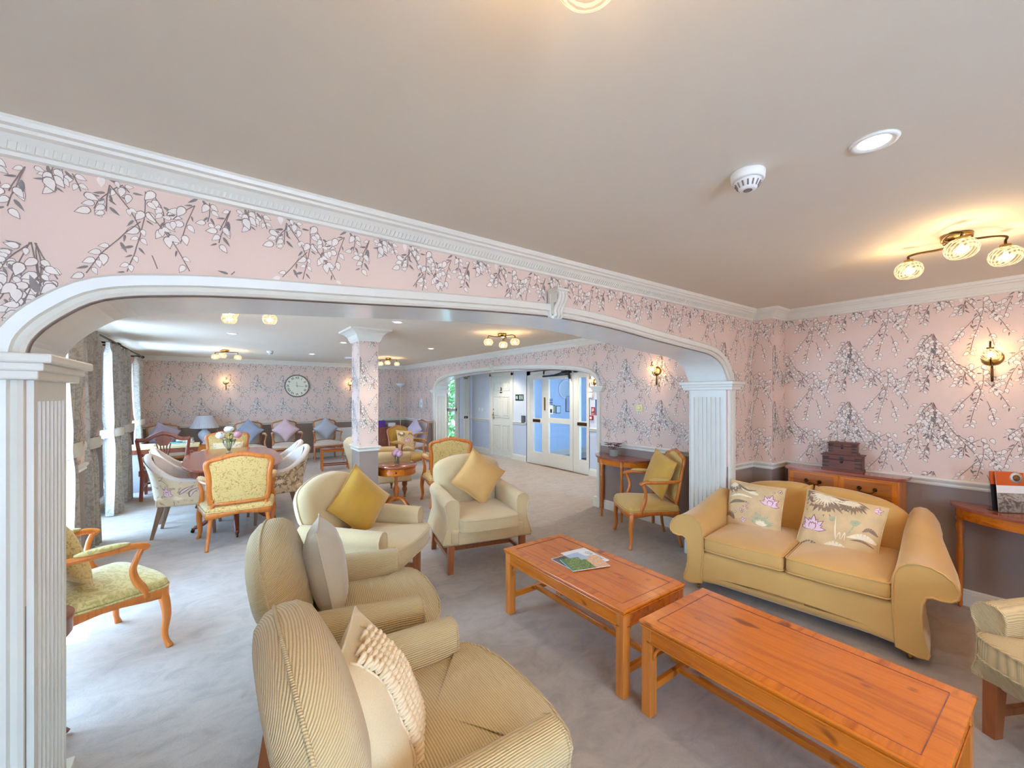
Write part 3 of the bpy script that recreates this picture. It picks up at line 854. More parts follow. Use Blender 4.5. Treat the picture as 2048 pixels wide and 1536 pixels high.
struct(MB().box(6.0, 9.0, 4.6, 7.2, 0, .012).build('floor_mat', plain('charcoal_mat', (58, 60, 72), .95, .1)), 'charcoal entrance mat beyond the glass door', 'mat')
# outside
struct(MB().box(-30, 30, -30, 40, -.3, -.2).build('ground', plain('bounce_paving', (186, 198, 208), .9, .1, 1)), 'pale blue-tinted paving outside the windows, added to bounce light in', 'ground')  # ground added for bounce; pale blue tint cools the light inside
hg = MB(); rnd = random.Random(4)
for k in range(3600):
    c = Vector((rnd.uniform(4.2, 8.6), 12.4 + rnd.uniform(-.5, .5), rnd.uniform(-.2, 2.6)))
    a = rnd.uniform(0, 6.3); b = rnd.uniform(-1, 1); L = rnd.uniform(.07, .14)
    u_ = Vector((math.cos(a), math.sin(a) * .5, b)).normalized() * L; w_ = u_.cross(Vector((0, 1, .3))).normalized() * L * .5
    hg.add([c - u_, c + w_, c + u_, c - w_], [(0, 1, 2, 3)])
tag(hg.build('hedge', plain('hedge_leaf', (96, 142, 84), .6, .35, 3)), 'leafy green hedge outside the tall lobby window', 'hedge', kind='stuff')

# ------------------------------------------------------------------ furniture builders
RX = lambda a: Matrix.Rotation(a, 4, 'X')
RY = lambda a: Matrix.Rotation(a, 4, 'Y')
RZ = lambda a: Matrix.Rotation(a, 4, 'Z')
TR = lambda x, y, z: Matrix.Translation((x, y, z))

def table_plan(name, label, x0, x1, y0, y1, zt, group=None):
    """long low table: moulded cross-banded top, square legs, fretted brackets, H stretcher"""
    cx, cy_ = (x0 + x1) / 2, (y0 + y1) / 2; hx, hy = (x1 - x0) / 2, (y1 - y0) / 2
    t = thing(name, label, 'coffee table', (cx, cy_, 0), 0, group)
    mb = MB()
    mb.box(-hx, hx, -hy, hy, zt - .012, zt)
    mb.box(-hx + .008, hx - .008, -hy + .008, hy - .008, zt - .022, zt - .012)
    mb.box(-hx + .004, hx - .004, -hy + .004, hy - .004, zt - .03, zt - .022)
    mb.build('tabletop', M['yew'], t, bev=.004)
    b = .062
    for a0, a1, c0, c1 in ((-hx + .012, -hx + b, -hy + .012, hy - .012), (hx - b, hx - .012, -hy + .012, hy - .012)): MB().box(a0, a1, c0, c1, zt, zt + .0012).build('crossbanding', M['yewx'], t)
    for a0, a1, c0, c1 in ((-hx + b, hx - b, -hy + .012, -hy + b), (-hx + b, hx - b, hy - b, hy - .012)): MB().box(a0, a1, c0, c1, zt, zt + .0012).build('crossbanding', M['yew'], t)
    mb = MB()
    for a0, a1, c0, c1 in ((-hx + b, hx - b, -hy + b - .0015, -hy + b + .0015), (-hx + b, hx - b, hy - b - .0015, hy - b + .0015), (-hx + b - .0015, -hx + b + .0015, -hy + b, hy - b), (hx - b - .0015, hx - b + .0015, -hy + b, hy - b)):
        mb.box(a0, a1, c0, c1, zt, zt + .0018)
    mb.build('inlay_line', M['mahogz'], t)
    lx, ly = hx - .035, hy - .035; lg = .026
    mb = MB()
    for s in (-1, 1):
        mb.box(s * (lx + .012) - .01, s * (lx + .012) + .01, -ly, ly, zt - .095, zt - .03)
        mb.box(-lx, lx, s * (ly + .012) - .01, s * (ly + .012) + .01, zt - .095, zt - .03)
        mb.box(s * (lx + .024) - .002, s * (lx + .024) + .002, -ly, ly, zt - .097, zt - .088)
        mb.box(-lx, lx, s * (ly + .024) - .002, s * (ly + .024) + .002, zt - .097, zt - .088)
    mb.build('apron', M['yew'], t, bev=.002)
    for sx in (-1, 1):
        for sy in (-1, 1):
            MB().taper((sx * lx, sy * ly, 0), lg, (sx * lx, sy * ly, zt - .03), lg).build('leg', M['yewz'], t, bev=.004)
            for ax in (0, 1):
                mb = MB(); R = .085
                P = (lambda a, z: (sx * (lx - lg - a), sy * ly, zt - .095 - z)) if ax == 0 else (lambda a, z: (sx * lx, sy * (ly - lg - a), zt - .095 - z))
                mb.tube([P(R * (1 - math.sin(q)), R * (1 - math.cos(q))) for q in [i * PI / 16 for i in range(9)]], .008, 6)
                mb.tube([P(0, R), P(0, 0), P(R, 0)], .008, 5, sq=True)
                mb.tube(cr([P(0, 0), P(.014, .018), P(.026, .026)], 4), .005, 5)
                mb.tube(cr([P(.022, 0), P(.020, .014), P(.034, .016), P(.05, .008)], 4), .0035, 5)
                mb.tube(cr([P(0, .022), P(.014, .020), P(.016, .034), P(.008, .05)], 4), .0035, 5)
                mb.build('fret_bracket', M['yewz'], t)
    for s in (-1, 1):
        MB().box(-lx, lx, s * ly - .012, s * ly + .012, .105, .14).build('stretcher', M['yewx'], t, bev=.002)
    MB().box(-.014, .014, -ly, ly, .108, .138).build('long_stretcher', M['yew'], t, bev=.002)
    return t

def armchair(name, label, loc, rz, mats, group=None, tcush=True, base_z=.26, back_z=.955, arm_z=.645, turned=False, legmat='redwood', by=.20):
    my, mz, mx = mats
    t = thing(name, label, 'armchair', loc, rz, group)
    ax_ = .335
    # frame and front rail
    mb = MB().rbox((0, (by - .28) / 2, .325), (.70, .62 + by - .2, .14), .03, 5)
    mb.build('frame', mx, t)
    # seat cushion
    if tcush:
        half = [(0, -.475), (.15, -.468), (.27, -.44), (.325, -.405), (.338, -.375), (.33, -.352), (.285, -.345), (.272, -.33), (.27, -.1), (.268, .20), (.15, .235), (0, .24)]
    else:
        half = [(0, -.44), (.15, -.436), (.24, -.42), (.268, -.395), (.274, -.36), (.274, -.1), (.268, .20), (.15, .235), (0, .24)]
    out = mirror(half)[::-1] if False else mirror(half)
    out = out[::1]
    seen = []; 
    for p in out:
        if not seen or math.hypot(p[0] - seen[-1][0], p[1] - seen[-1][1]) > 1e-4: seen.append(p)
    if math.hypot(seen[0][0] - seen[-1][0], seen[0][1] - seen[-1][1]) < 1e-4: seen.pop()
    fine = []
    for i, p in enumerate(seen):
        q = seen[(i + 1) % len(seen)]; L = math.hypot(q[0] - p[0], q[1] - p[1]); k = max(1, int(L / .05))
        fine += [(p[0] + (q[0] - p[0]) * j / k, p[1] + (q[1] - p[1]) * j / k) for j in range(k)]
    z0, z1 = .375, .485
    cu = MB().pad(fine, z0, z1, .028, .016, 0, None, 0, 7, (0, -.1)).build('seat_cushion', my, t)
    mb = MB()
    for z in (z0 + .010, z1 - .008): mb.tube([(x * 1.004, y * 1.004 if y < 0 else y, z) for x, y in fine], .0055, 6, closed=True)
    mb.build('piping', my, cu)
    # front rail face
    MB().rbox((0, -.335, .315), (.58, .05, .12), .02, 6).build('front_rail', mx, t)
    # backrest
    bh = [(0, .0), (.20, .0), (.262, .01), (.272, .12), (.285, .20), (.325, .235), (.343, .28), (.34, .34), (.322, .41), (.28, .475), (.21, .522), (.10, .550), (0, .558)]
    if mats[0] is not M['cord_y']: bh = [(0, .0), (.20, .0), (.262, .01), (.280, .12), (.295, .20), (.33, .25), (.346, .32), (.348, .40), (.333, .455), (.28, .50), (.19, .532), (.10, .550), (0, .556)]
    sc = (back_z - .42) / .54
    bo = [(p[0], p[1] * sc) for p in cr([(x, y) for x, y in bh], 3)]
    bo = mirror(bo)
    o2 = []
    for p in bo:
        if not o2 or math.hypot(p[0] - o2[-1][0], p[1] - o2[-1][1]) > 1e-4: o2.append(p)
    if math.hypot(o2[0][0] - o2[-1][0], o2[0][1] - o2[-1][1]) < 1e-4: o2.pop()
    MM = TR(0, by, .40) @ RX(-.21) @ RX(PI / 2)        # outline plane upright, +z of the pad faces the front
    bk = MB().pad(o2, -.10, .085, .035, .085, 0, MM, .01, 7, (0, .26)).build('backrest', mz, t)
    if mats[1] is M['cord_z']:
        at = bk.data.attributes.new('rib', 'FLOAT', 'POINT'); inv = MM.inverted(); vals = []
        no = len(o2)
        for k, v in enumerate(bk.data.vertices):
            p = inv @ v.co; L, i = divmod(k - 1, no)
            if k == 0: L, i = 0, 0
            if k == len(bk.data.vertices) - 1: L = 20; i = 0
            yo = o2[i][1]; up = max(0.0, min(1.0, (yo - .26) / .20)) ** .7
            if L <= 9: r_ = p.y * (1 - up) + up * (2 * yo - p.y) + up * (.085 - p.z)
            else: r_ = p.y + up * (.085 - p.z)
            vals.append(r_ + .004 * math.sin(p.x * 9))
        at.data.foreach_set('value', vals)
    MB().tube([tuple(MM @ Vector((x * 1.0, y * 1.0, -.025))) for x, y in o2], .0055, 6, closed=True).build('piping', mx, bk)
    # outside back down to the frame
    MB().rbox((0, by + .06, .34), (.60, .06, .20), .02, 5).build('outside_back', mx, t)
    # arms
    fl = 0 if tcush else .022
    for s in (-1, 1):
        pr = [(-.062, .28), (-.060, .50), (-.062, arm_z - .055), (-.052, arm_z - .018), (-.025, arm_z), (.012, arm_z + .002), (.045, arm_z - .014), (.064, arm_z - .048),
              (.058, arm_z - .085), (.044, arm_z - .115), (.040, .42), (.046 + fl, .33), (.062 + fl, base_z + .02), (.058 + fl, base_z - .002), (-.04, base_z)]
        ys = [-.335, -.328, -.30, -.15, 0, .10, by + .02, by + .08]
        V = []; n = len(pr)
        for j, y in enumerate(ys):
            k = max(0, (y + .33) / .69)
            sh = .985 if j == 0 else 1.0
            for a, z in pr:
                zz = z + (z - .30) / .35 * .030 * k if z > .30 else z
                V.append((s * (ax_ + a * sh * (1 - .1 * k)), y, arm_z - .2 + (zz - arm_z + .2) * (1 if j else .992)))
        F = []
        for j in range(len(ys) - 1):
            for i in range(n):
                q = (j * n + i, j * n + (i + 1) % n, (j + 1) * n + (i + 1) % n, (j + 1) * n + i)
                F.append(q if s < 0 else q[::-1])
        caps = [tuple(range(n)) if s > 0 else tuple(range(n))[::-1], tuple((len(ys) - 1) * n + i for i in range(n))]
        mb = MB().add(V, F, 0, True); mb.add(V, caps, 0, False)
        arm = mb.build('arm', mx, t)
        MB().tube([V[i] for i in range(n)], .0055, 6, closed=True).build('piping', mx, arm)
    if not turned:
        for sx in (-1, 1):
            for y, oy in ((-.30, -.0), (by + .06, .05)):
                MB().taper((sx * (.335 + .01), y + oy, 0), .023, (sx * .335, y, base_z + .03), .028).build('leg', M[legmat], t, bev=.002)
            MB().box(sx * .335 - .012, sx * .335 + .012, -.30, by + .07, .10, .135).build('stretcher', M[legmat], t, bev=.002)
        MB().box(-.33, .33, -.05, -.026, .10, .135).build('stretcher', M[legmat], t, bev=.002)
    else:
        for sx in (-1, 1):
            for y in (-.28, by + .04):
                lg = MB().lathe([(.008, .03), (.016, .045), (.014, .06), (.022, .085), (.034, .12), (.030, .15), (.022, .165), (.034, .185), (.034, base_z)], 14, 0, None, True, (sx * .31, y, 0)).build('leg', M[legmat], t)
                MB().lathe([(0, -.008), (.016, -.008), (.016, .008), (0, .008)], 12, 0, TR(sx * .31, y, .016) @ RY(PI / 2)).tube([(sx * .31, y, .016), (sx * .31, y, .045)], .006, 6).build('castor', M['brass'], lg)
    return t

def louis(name, label, loc, rz, seat, wood_, back=None, group=None, cat='armchair', lean=.15):
    """open-arm French style chair: shaped frame, padded back and arms, curved legs"""
    t = thing(name, label, cat, loc, rz, group); W = M[wood_]; S = M[seat]; B = M[back or seat]
    # seat rail and pad
    so = [(0, -.315), (.14, -.312), (.26, -.295), (.312, -.262), (.318, -.22), (.30, -.05), (.262, .20), (.245, .255), (.12, .268), (0, .27)]
    so = [tuple(p) for p in cr(so, 3)]; so = mirror(so); o2 = []
    for p in so:
        if not o2 or math.hypot(p[0] - o2[-1][0], p[1] - o2[-1][1]) > 1e-4: o2.append(p)
    if math.hypot(o2[0][0] - o2[-1][0], o2[0][1] - o2[-1][1]) < 1e-4: o2.pop()
    n = len(o2)
    mb = MB(); V = []
    for i, (x, y) in enumerate(o2):
        dip = .014 * math.cos(2 * math.atan2(y, x) * 2) 
        for k, z in ((.985, .375), (1.0, .37), (1.0, .325 + dip), (.93, .325 + dip)): V.append((x * k, y * k, z))
    mb.add(V, [(i * 4 + k, ((i + 1) % n) * 4 + k, ((i + 1) % n) * 4 + k + 1, i * 4 + k + 1)[::-1] for i in range(n) for k in range(3)], 0, True)
    mb.build('seat_rail', W, t)
    pd = MB().pad([(x * .985, y * .985) for x, y in o2], .365, .425, .05, .03, 0, None, 0, 6).build('seat', S, t)
    MB().tube([(x * .995, y * .995, .377) for x, y in o2], .006, 6, closed=True).build('piping', S, pd)
    # back frame (plane leaning backwards)
    bh = [(.212, .0), (.222, .06), (.230, .16), (.228, .24), (.234, .32), (.246, .39), (.240, .432), (.205, .455), (.14, .470), (.08, .490), (0, .502)]
    bo = [tuple(p) for p in cr(bh, 4)]
    full = bo + [(-x, y) for x, y in bo[::-1][1:]]
    MM = TR(0, .235, .455) @ RX(-lean) @ RX(PI / 2)
    tp = lambda x, y, z=0: tuple(MM @ Vector((x, y, z)))
    mb = MB().tube([tp(x, y) for x, y in full], .024, 8, flat=.8, up=(0, 1, 0))
    mb.tube([tp(-.205, .0), tp(-.1, -.004), tp(.1, -.004), tp(.205, 0)], .020, 8, up=(0, 1, 0))
    mb.tube(cr([tp(-.05, .512), tp(-.02, .52), tp(0, .525), tp(.02, .52), tp(.05, .512)], 3), [.006] * 6 + [.008] + [.006] * 6, 8)
    mb.build('back_frame', W, t)
    ins = [(x * .925, .01 + y * .965) for x, y in full]
    ins = [p for i, p in enumerate(ins) if i == 0 or math.hypot(p[0] - ins[i - 1][0], p[1] - ins[i - 1][1]) > 1e-4]
    bp = MB().pad(ins, -.012, .02, .035, .014, 0, MM, .004, 6, (0, .24)).build('backrest', B, t)
    MB().tube([tp(x, y, .014) for x, y in ins], .005, 6, closed=True).build('piping', B, bp)
    # legs
    for s in (-1, 1):
        pts = cr([(s * .285, -.235, .36), (s * .302, -.252, .30), (s * .308, -.262, .20), (s * .300, -.254, .10), (s * .306, -.262, .04), (s * .317, -.275, .0)], 4)
        mb = MB().tube(pts, [.030, .031, .030, .029, .028, .027, .026, .025, .024, .022, .021, .020, .019, .018, .017, .016, .016, .017, .018, .020, .020], 8)
        mb.build('leg', W, t)
        pts = cr([tp(s * .205, .05), tp(s * .205, .0), (s * .212, .238, .36), (s * .225, .235, .22), (s * .236, .25, .10), (s * .245, .275, 0)], 4)
        MB().tube(pts, [.020 - .0003 * i for i in range(len(pts))], 8).build('leg', W, t)
    # arms
    for s in (-1, 1):
        a = tp(s * .232, .22)
        arm = cr([a, (s * .255, .17, .665), (s * .285, .05, .668), (s * .305, -.09, .672), (s * .308, -.145, .660), (s * .300, -.165, .640)], 5)
        r = [.016 + .004 * math.sin(i / 26 * PI) for i in range(len(arm))]
        r[-6:] = [.019, .021, .023, .023, .020, .014]
        mb = MB().tube(arm, r, 8)
        post = cr([(s * .302, -.145, .655), (s * .300, -.120, .60), (s * .285, -.105, .53), (s * .285, -.120, .46), (s * .294, -.150, .40), (s * .300, -.165, .345)], 5)
        mb.tube(post, [.016 + .011 * max(0, (i - 6) / 20) * (1 if i < 21 else 1 - (i - 21) * .12) for i in range(len(post))], 8)
        ar = mb.build('arm', W, t)
        p0, p1 = Vector((s * .262, .14, .685)), Vector((s * .303, -.085, .692))
        def f(q, p0=p0, p1=p1):
            k = q.y + .5; c = p0.lerp(p1, k); w = math.sin(PI * min(1, max(0, k))) ** .35
            return (c.x + q.x * w, c.y, c.z + (q.z if q.z > 0 else q.z * .4) * w)
        MB().rbox((0, 0, 0), (.056, 1.0, .042), .02, 8, 0, None, f).build('arm_pad', S, ar)
    return t

def cushion(name, label, Mx, size, T, mat, group=None, pinch=.07, seed=1, seam=None, decals=None, trim=None):
    """scatter cushion; local x/z across its face, -y outwards"""
    sx, sz = size
    t = thing(name, label, 'cushion', M=Mx, group=group)
    def S(u, v, sg, lift=0.0):
        a, b = 2 * u - 1, 2 * v - 1
        x = sx / 2 * a * (1 - pinch * (1 - b * b) * abs(a) ** 2 * 1.0)
        z = sz / 2 * b * (1 - pinch * (1 - a * a) * abs(b) ** 2 * 1.0)
        h = T / 2 * (max(0, 1 - abs(a) ** 2.6) ** .55) * (max(0, 1 - abs(b) ** 2.6) ** .55)
        w = noise.noise(Vector((a * 1.6 + seed, b * 1.6, seed * .7))) * .010 + noise.noise(Vector((a * 5 + seed, b * 5, seed))) * .003
        e = (1 - a ** 4) * (1 - b ** 4)
        return (x, sg * (h + w * e + lift), z)
    mb = MB()
    N = 19
    for sg in (-1, 1):
        n0 = len(mb.v)
        mb.grid(lambda u, v: S(u, v, sg), N, N, 0, True)
        if sg < 0: pass
        else: mb.f[-(N - 1) ** 2:] = [f[::-1] for f in mb.f[-(N - 1) ** 2:]]
    mb.build('cover', M[mat], t)
    edge = [S(i / 12, 0, -1) for i in range(13)] + [S(1, i / 12, -1) for i in range(1, 13)] + [S(1 - i / 12, 1, -1) for i in range(1, 13)] + [S(0, 1 - i / 12, -1) for i in range(1, 12)]
    MB().tube([(p[0] * 1.004, 0, p[2] * 1.004) for p in edge], .0042, 6, closed=True).build('piping', M[seam or mat], t)
    if decals:
        mb = MB()
        for poly, mi, lift in decals:
            mb.add([S(min(.985, max(.015, x)), min(.985, max(.015, y)), -1, lift) for x, y in poly], [tuple(range(len(poly)))], mi, True)
        d = mb.build('flower_print', [M['pet'], M['mag'], M['prg'], M['prb'], M['prc']], t); d['kind'] = 'stuff'
    if trim: trim(t, S)
    return t

def petal(cx, cy_, L, W, a, n=4):
    ca, sa = math.cos(a), math.sin(a); pts = []
    for i in range(2 * n):
        k = i / n if i <= n else (2 * n - i) / n
        s = 1 if i <= n else -1
        x = L * k; y = s * W * math.sin(PI * k ** .8) * .5 if k not in (0, 1) else 0
        pts.append((cx + x * ca - y * sa, cy_ + x * sa + y * ca))
    return pts
def strips(poly, mi, lift):
    """split a petal polygon lengthwise so it follows the curved cloth"""
    n = len(poly) // 2; out = []
    up = poly[:n + 1]; dn = [poly[0]] + poly[:n - 1 + 1:-1] if False else [poly[0]] + poly[-1:n:-1] + [poly[n]]
    for i in range(n):
        q = [up[i], up[i + 1], dn[i + 1], dn[i]]
        if i == 0: q = [up[0], up[1], dn[1]]
        if i == n - 1: q = [up[i], up[i + 1], dn[i]]
        out.append((q, mi, lift))
    return out
def lotus(cx, cy_, R, a0=PI / 2, k=9):
    out = []
    for j in range(k):
        d = (j - (k - 1) / 2); a = a0 + d * .36; L = R * (1 - .05 * abs(d)) * (1.0 if j % 2 == 0 else .8)
        out += strips(petal(cx, cy_, L * 1.1, L * .44, a), 1, .0014 + j * .00008)
        out += strips(petal(cx, cy_, L, L * .34, a), 0, .0019 + j * .00008)
    for j in range(3):
        a = a0 + (j - 1) * .3
        out += strips(petal(cx, cy_ - R * .08, R * .6, R * .34, a), 1, .0028); out += strips(petal(cx, cy_ - R * .08, R * .52, R * .26, a), 0, .0031)
    return out
def curl(pts, w, mi, lift=.0012):
    P = cr(pts, 5); out = []
    for i in range(len(P) - 1):
        t = (P[i + 1] - P[i]).normalized(); nx, ny = -t.y, t.x
        w0 = w * math.sin(PI * (i + .15) / len(P)) + .001; w1 = w * math.sin(PI * (i + 1.15) / len(P)) + .001
        out.append(([(P[i].x - nx * w0, P[i].y - ny * w0), (P[i + 1].x - nx * w1, P[i + 1].y - ny * w1), (P[i + 1].x + nx * w1, P[i + 1].y + ny * w1), (P[i].x + nx * w0, P[i].y + ny * w0)], mi, lift))
    return out
def dots(cx, cy_, n, R, r, seed, mi=1):
    rn = random.Random(seed); out = []
    for k in range(n):
        x, y = cx + rn.uniform(-R, R), cy_ + rn.uniform(-R, R)
        out.append(([(x + r * math.cos(q * PI / 3), y + r * math.sin(q * PI / 3)) for q in range(6)], mi, .0015))
        out.append(([(x + r * .55 * math.cos(q * PI / 3), y + r * .55 * math.sin(q * PI / 3)) for q in range(6)], 4, .0022))
    return out
def fan(cx, cy_, R, a0, a1, mi=3):
    out = []
    for j in range(14):
        a = a0 + (a1 - a0) * j / 13; L = R * (1 + .12 * math.sin(j * 1.9))
        out += strips(petal(cx, cy_, L, R * .22, a, 3), mi, .0013)
        out += strips(petal(cx, cy_, L * .55, R * .10, a, 3), 4, .0018)
    return out
DEC_A = (lotus(.80, .62, .20, 1.4) + fan(.10, .95, .22, 4.0, 6.0, 3) + curl([(.05, .5), (.2, .58), (.42, .60)], .03, 3) + curl([(.02, .72), (.25, .86), (.5, .80), (.60, .78)], .035, 4) + curl([(.02, .80), (.2, .90), (.4, .84), (.55, .86)], .02, 3, .0018) + curl([(.03, .64), (.25, .72), (.5, .70)], .02, 4)
         + curl([(.02, .25), (.12, .32), (.22, .22)], .05, 3) + fan(.70, .20, .22, .3, 2.8, 2) + curl([(.70, .2), (.71, .12), (.70, .05)], .006, 2) + dots(.33, .47, 12, .12, .020, 2) + dots(.9, .88, 5, .06, .022, 5)
         + lotus(.40, .20, .10, 1.9, 5) + dots(.5, .10, 5, .05, .025, 7, 3) + curl([(.6, .45), (.62, .38), (.65, .4)], .03, 2) + dots(.88, .08, 5, .06, .02, 8, 3))
DEC_B = (fan(.26, .97, .36, 3.2, 6.2, 3) + fan(.60, .99, .24, 3.5, 5.9, 3) + curl([(.05, .05), (.2, .12), (.35, .05)], .05, 3) + curl([(.15, .95), (.4, .92), (.6, .90)], .035, 4, .0024) + lotus(.18, .36, .22, 1.6) + lotus(.86, .90, .10, .3, 5) + curl([(.45, .65), (.47, .45), (.5, .3)], .008, 4)
         + curl([(.62, .42), (.66, .52), (.68, .6)], .007, 2) + strips(petal(.62, .60, .14, .10, .4), 2, .0016) + strips(petal(.38, .56, .10, .08, .9), 2, .0016)
         + curl([(.34, .12), (.5, .22), (.68, .12), (.78, .08)], .05, 4) + curl([(.36, .12), (.5, .17), (.72, .09)], .018, 3, .002) + curl([(.62, .38), (.80, .45), (.97, .40)], .045, 4) + curl([(.66, .35), (.8, .38), (.95, .33)], .016, 3, .002)
         + curl([(.78, .52), (.86, .58), (.97, .52)], .03, 3) + dots(.30, .08, 4, .05, .02, 12, 4) + fan(.78, .12, .10, .2, 3.0, 4) + dots(.90, .10, 5, .05, .022, 3) + curl([(.5, .32), (.53, .42), (.55, .32)], .005, 4) + curl([(.56, .32), (.59, .44), (.6, .32)], .005, 4))
DEC_C = lotus(.45, .45, .25, 1.5) + fan(.2, .9, .25, 3.6, 6.0, 3) + curl([(.1, .1), (.4, .2), (.8, .12)], .05, 4) + curl([(.55, .75), (.75, .85), (.95, .7)], .04, 3) + curl([(.7, .3), (.85, .4), (.95, .3)], .04, 2)

# ------------------------------------------------------------------ near sitting room
tb1 = table_plan('coffee_table', 'far orange yew coffee table with magazines lying on it', 1.672, 2.222, 1.365, 2.435, .455, 'two matching yew coffee tables')
tb2 = table_plan('coffee_table', 'nearest empty yew coffee table with cross-banded top', 1.68, 2.255, .235, 1.282, .455, 'two matching yew coffee tables')

def magazine(label, cx, cy_, rz, z, w, h, parts, g='magazines on the coffee table'):
    t = thing('magazine', label, 'magazine', (cx, cy_, z), rz, g)
    MB().box(-w / 2, w / 2, -h / 2, h / 2, 0, .0035).build('pages', M['wplas'], t)
    ms = []; mb = MB()
    for i, (x0, x1, y0, y1, c) in enumerate(parts):
        mb.add([(w * (x0 - .5), h * (y0 - .5), .0037 + i * .00008), (w * (x1 - .5), h * (y0 - .5), .0037 + i * .00008), (w * (x1 - .5), h * (y1 - .5), .0037 + i * .00008), (w * (x0 - .5), h * (y1 - .5), .0037 + i * .00008)], [(0, 1, 2, 3)], i)
        ms.append(c)
    mb.build('cover', ms, t)
    return t
mc = lambda n, c, d, s=30: damask(n, c, d, s, .5, .35, .1, 0)
c_sky = plain('cover_sky', (176, 194, 222), .3); c_hill = mc('cover_hill', (104, 84, 60), (60, 74, 48)); c_gdn = mc('cover_garden', (58, 92, 52), (150, 170, 90), 45)
c_pnk = mc('cover_terracotta', (216, 160, 128), (232, 196, 150)); c_teal = plain('cover_teal', (46, 132, 110), .3); c_wh = plain('cover_white', (236, 238, 240), .3); c_txt = plain('cover_title', (126, 148, 150), .3)
magazine('white-titled magazine underneath on the far coffee table', 1.965, 1.965, -.04, .4568, .31, .225, [(0, 1, 0, 1, c_wh), (.0, .62, .0, .97, c_hill), (.35, .72, .30, .97, c_sky), (.80, .90, .12, .88, c_wh)])
def text_mesh(o, name):
    COL.objects.link(o); dg = bpy.context.evaluated_depsgraph_get(); dg.update()
    me = bpy.data.meshes.new_from_object(o.evaluated_get(dg)); me.name = name
    bpy.data.objects.remove(o)
    q = bpy.data.objects.new(name, me); COL.objects.link(q); return q
def letters(mbld, words, mat, parent, M_, size):
    cu = bpy.data.curves.new('lettering', 'FONT'); cu.body = words; cu.size = size; cu.align_x = 'CENTER'; cu.align_y = 'CENTER'; cu.extrude = 0.0004
    o = bpy.data.objects.new('lettering', cu); cu.materials.append(mat); o = text_mesh(o, 'lettering'); o.parent = parent; o.matrix_basis = M_; return o
mg = magazine('green garden magazine lying on top on the far coffee table', 1.945, 1.905, -.30, .4612, .265, .19, [(0, 1, 0, 1, c_gdn), (.62, 1, 0, 1, c_pnk), (0, .05, 0, 1, c_teal), (.5, .75, .75, 1, c_sky)])
m0 = [o for o in bpy.data.objects if o.name == 'magazine'][0]
letters(None, 'GRACE', c_txt, m0, TR(.122, .0, .0041) @ RZ(-PI / 2), .05)
sheet = thing('paper_sheet', 'white printed sheet sticking out behind the magazines', 'paper', (2.03, 2.00, .4562), -.1)
MB().box(-.105, .105, -.12, .12, 0, .0005).build('sheet', M['wplas'], sheet)

CORD = (M['cord_y'], M['cord_z'], M['cord_xz']); PLAINS = (M['beige'],) * 3
aA = armchair('armchair', 'nearest corded beige armchair holding the cushion with bobbled braid', (.475, 1.245, 0), 1.56, CORD, 'corded beige armchairs', arm_z=.605)
aB = dup(aA, 'second corded beige armchair holding the plain taupe cushion', (.516, 2.213, 0), 1.386, 'corded beige armchairs')
aE = dup(aA, 'corded beige armchair cut off by the right edge of the picture', (2.975, -.19, 0), -2.06, 'corded beige armchairs')
aC = armchair('armchair', 'plain beige armchair holding the mustard cushion', (.926, 3.274, 0), .785, PLAINS, 'plain beige armchairs', True, arm_z=.61)
aD = armchair('armchair', 'plain beige armchair facing the viewer with pale gold cushion', (2.05, 3.44, 0), -.215, PLAINS, 'plain beige armchairs', False, by=.24)
aF = armchair('tub_armchair', 'large cream armchair half hidden behind the papered column', (2.03, 6.42, 0), 1.52, PLAINS, None, True, .26, .94, .69, True)
aF.scale = (1.10, 1.16, 1.0)

def onchair(x, y, rz, lx, ly, lz, lean, roll=0.0, yaw=0.0):
    return TR(x, y, 0) @ RZ(rz) @ TR(lx, ly, lz) @ RZ(yaw) @ RX(-lean) @ RY(roll)

def bobbles(t, S):
    mb = MB(); rn = random.Random(5)
    for i in range(5):
        for j in range(23):
            u = .34 + i * .085 + rn.uniform(-.01, .01); v = .045 + j * .0405 + (.02 if i % 2 else 0)
            p = Vector(S(u, v, -1, .004)); 
            for k in (-1, 1):
                mb.tube(cr([p + Vector((-.017, .002, k * .002)), p + Vector((-.006, -.016, k * .007)), p + Vector((.007, -.015, k * .006)), p + Vector((.017, .002, k * .003))], 2), [.004, .006, .0075, .008, .0075, .006, .004], 6)
    o = mb.build('bobble_braid', M['knit'], t); o['kind'] = 'stuff'
    mb = MB()
    for u in (.30, .74):
        mb.tube([S(u, .03 + .94 * k / 24, -1, .002) for k in range(25)], .004, 6)
    mb.build('braid_edge', M['knit'], t)
cushion('cushion', 'oatmeal cushion with bobbled braid down its front, on the nearest armchair', onchair(.475, 1.245, 1.56, -.01, .095, .625, .42, .0, -.42), (.43, .43), .18, 'oat', 'scatter cushions on the armchairs', .05, 3, trim=bobbles)
cushion('cushion', 'plain taupe cushion on the second corded armchair', onchair(.516, 2.213, 1.386, .02, .065, .695, .20, .06, -.02), (.43, .43), .19, 'taupe', 'scatter cushions on the armchairs', .07, 5)
cushion('cushion', 'mustard velvet cushion standing on its corner in the plain armchair', onchair(.926, 3.274, .785, .05, .045, .710, .25, .80, -.38), (.42, .42), .17, 'mustard', 'scatter cushions on the armchairs', .07, 8)
cushion('cushion', 'pale gold velvet cushion standing on its corner in the armchair facing us', onchair(2.05, 3.44, -.215, .03, .04, .750, .22, .66, 0), (.40, .40), .15, 'gold', 'scatter cushions on the armchairs', .07, 11)

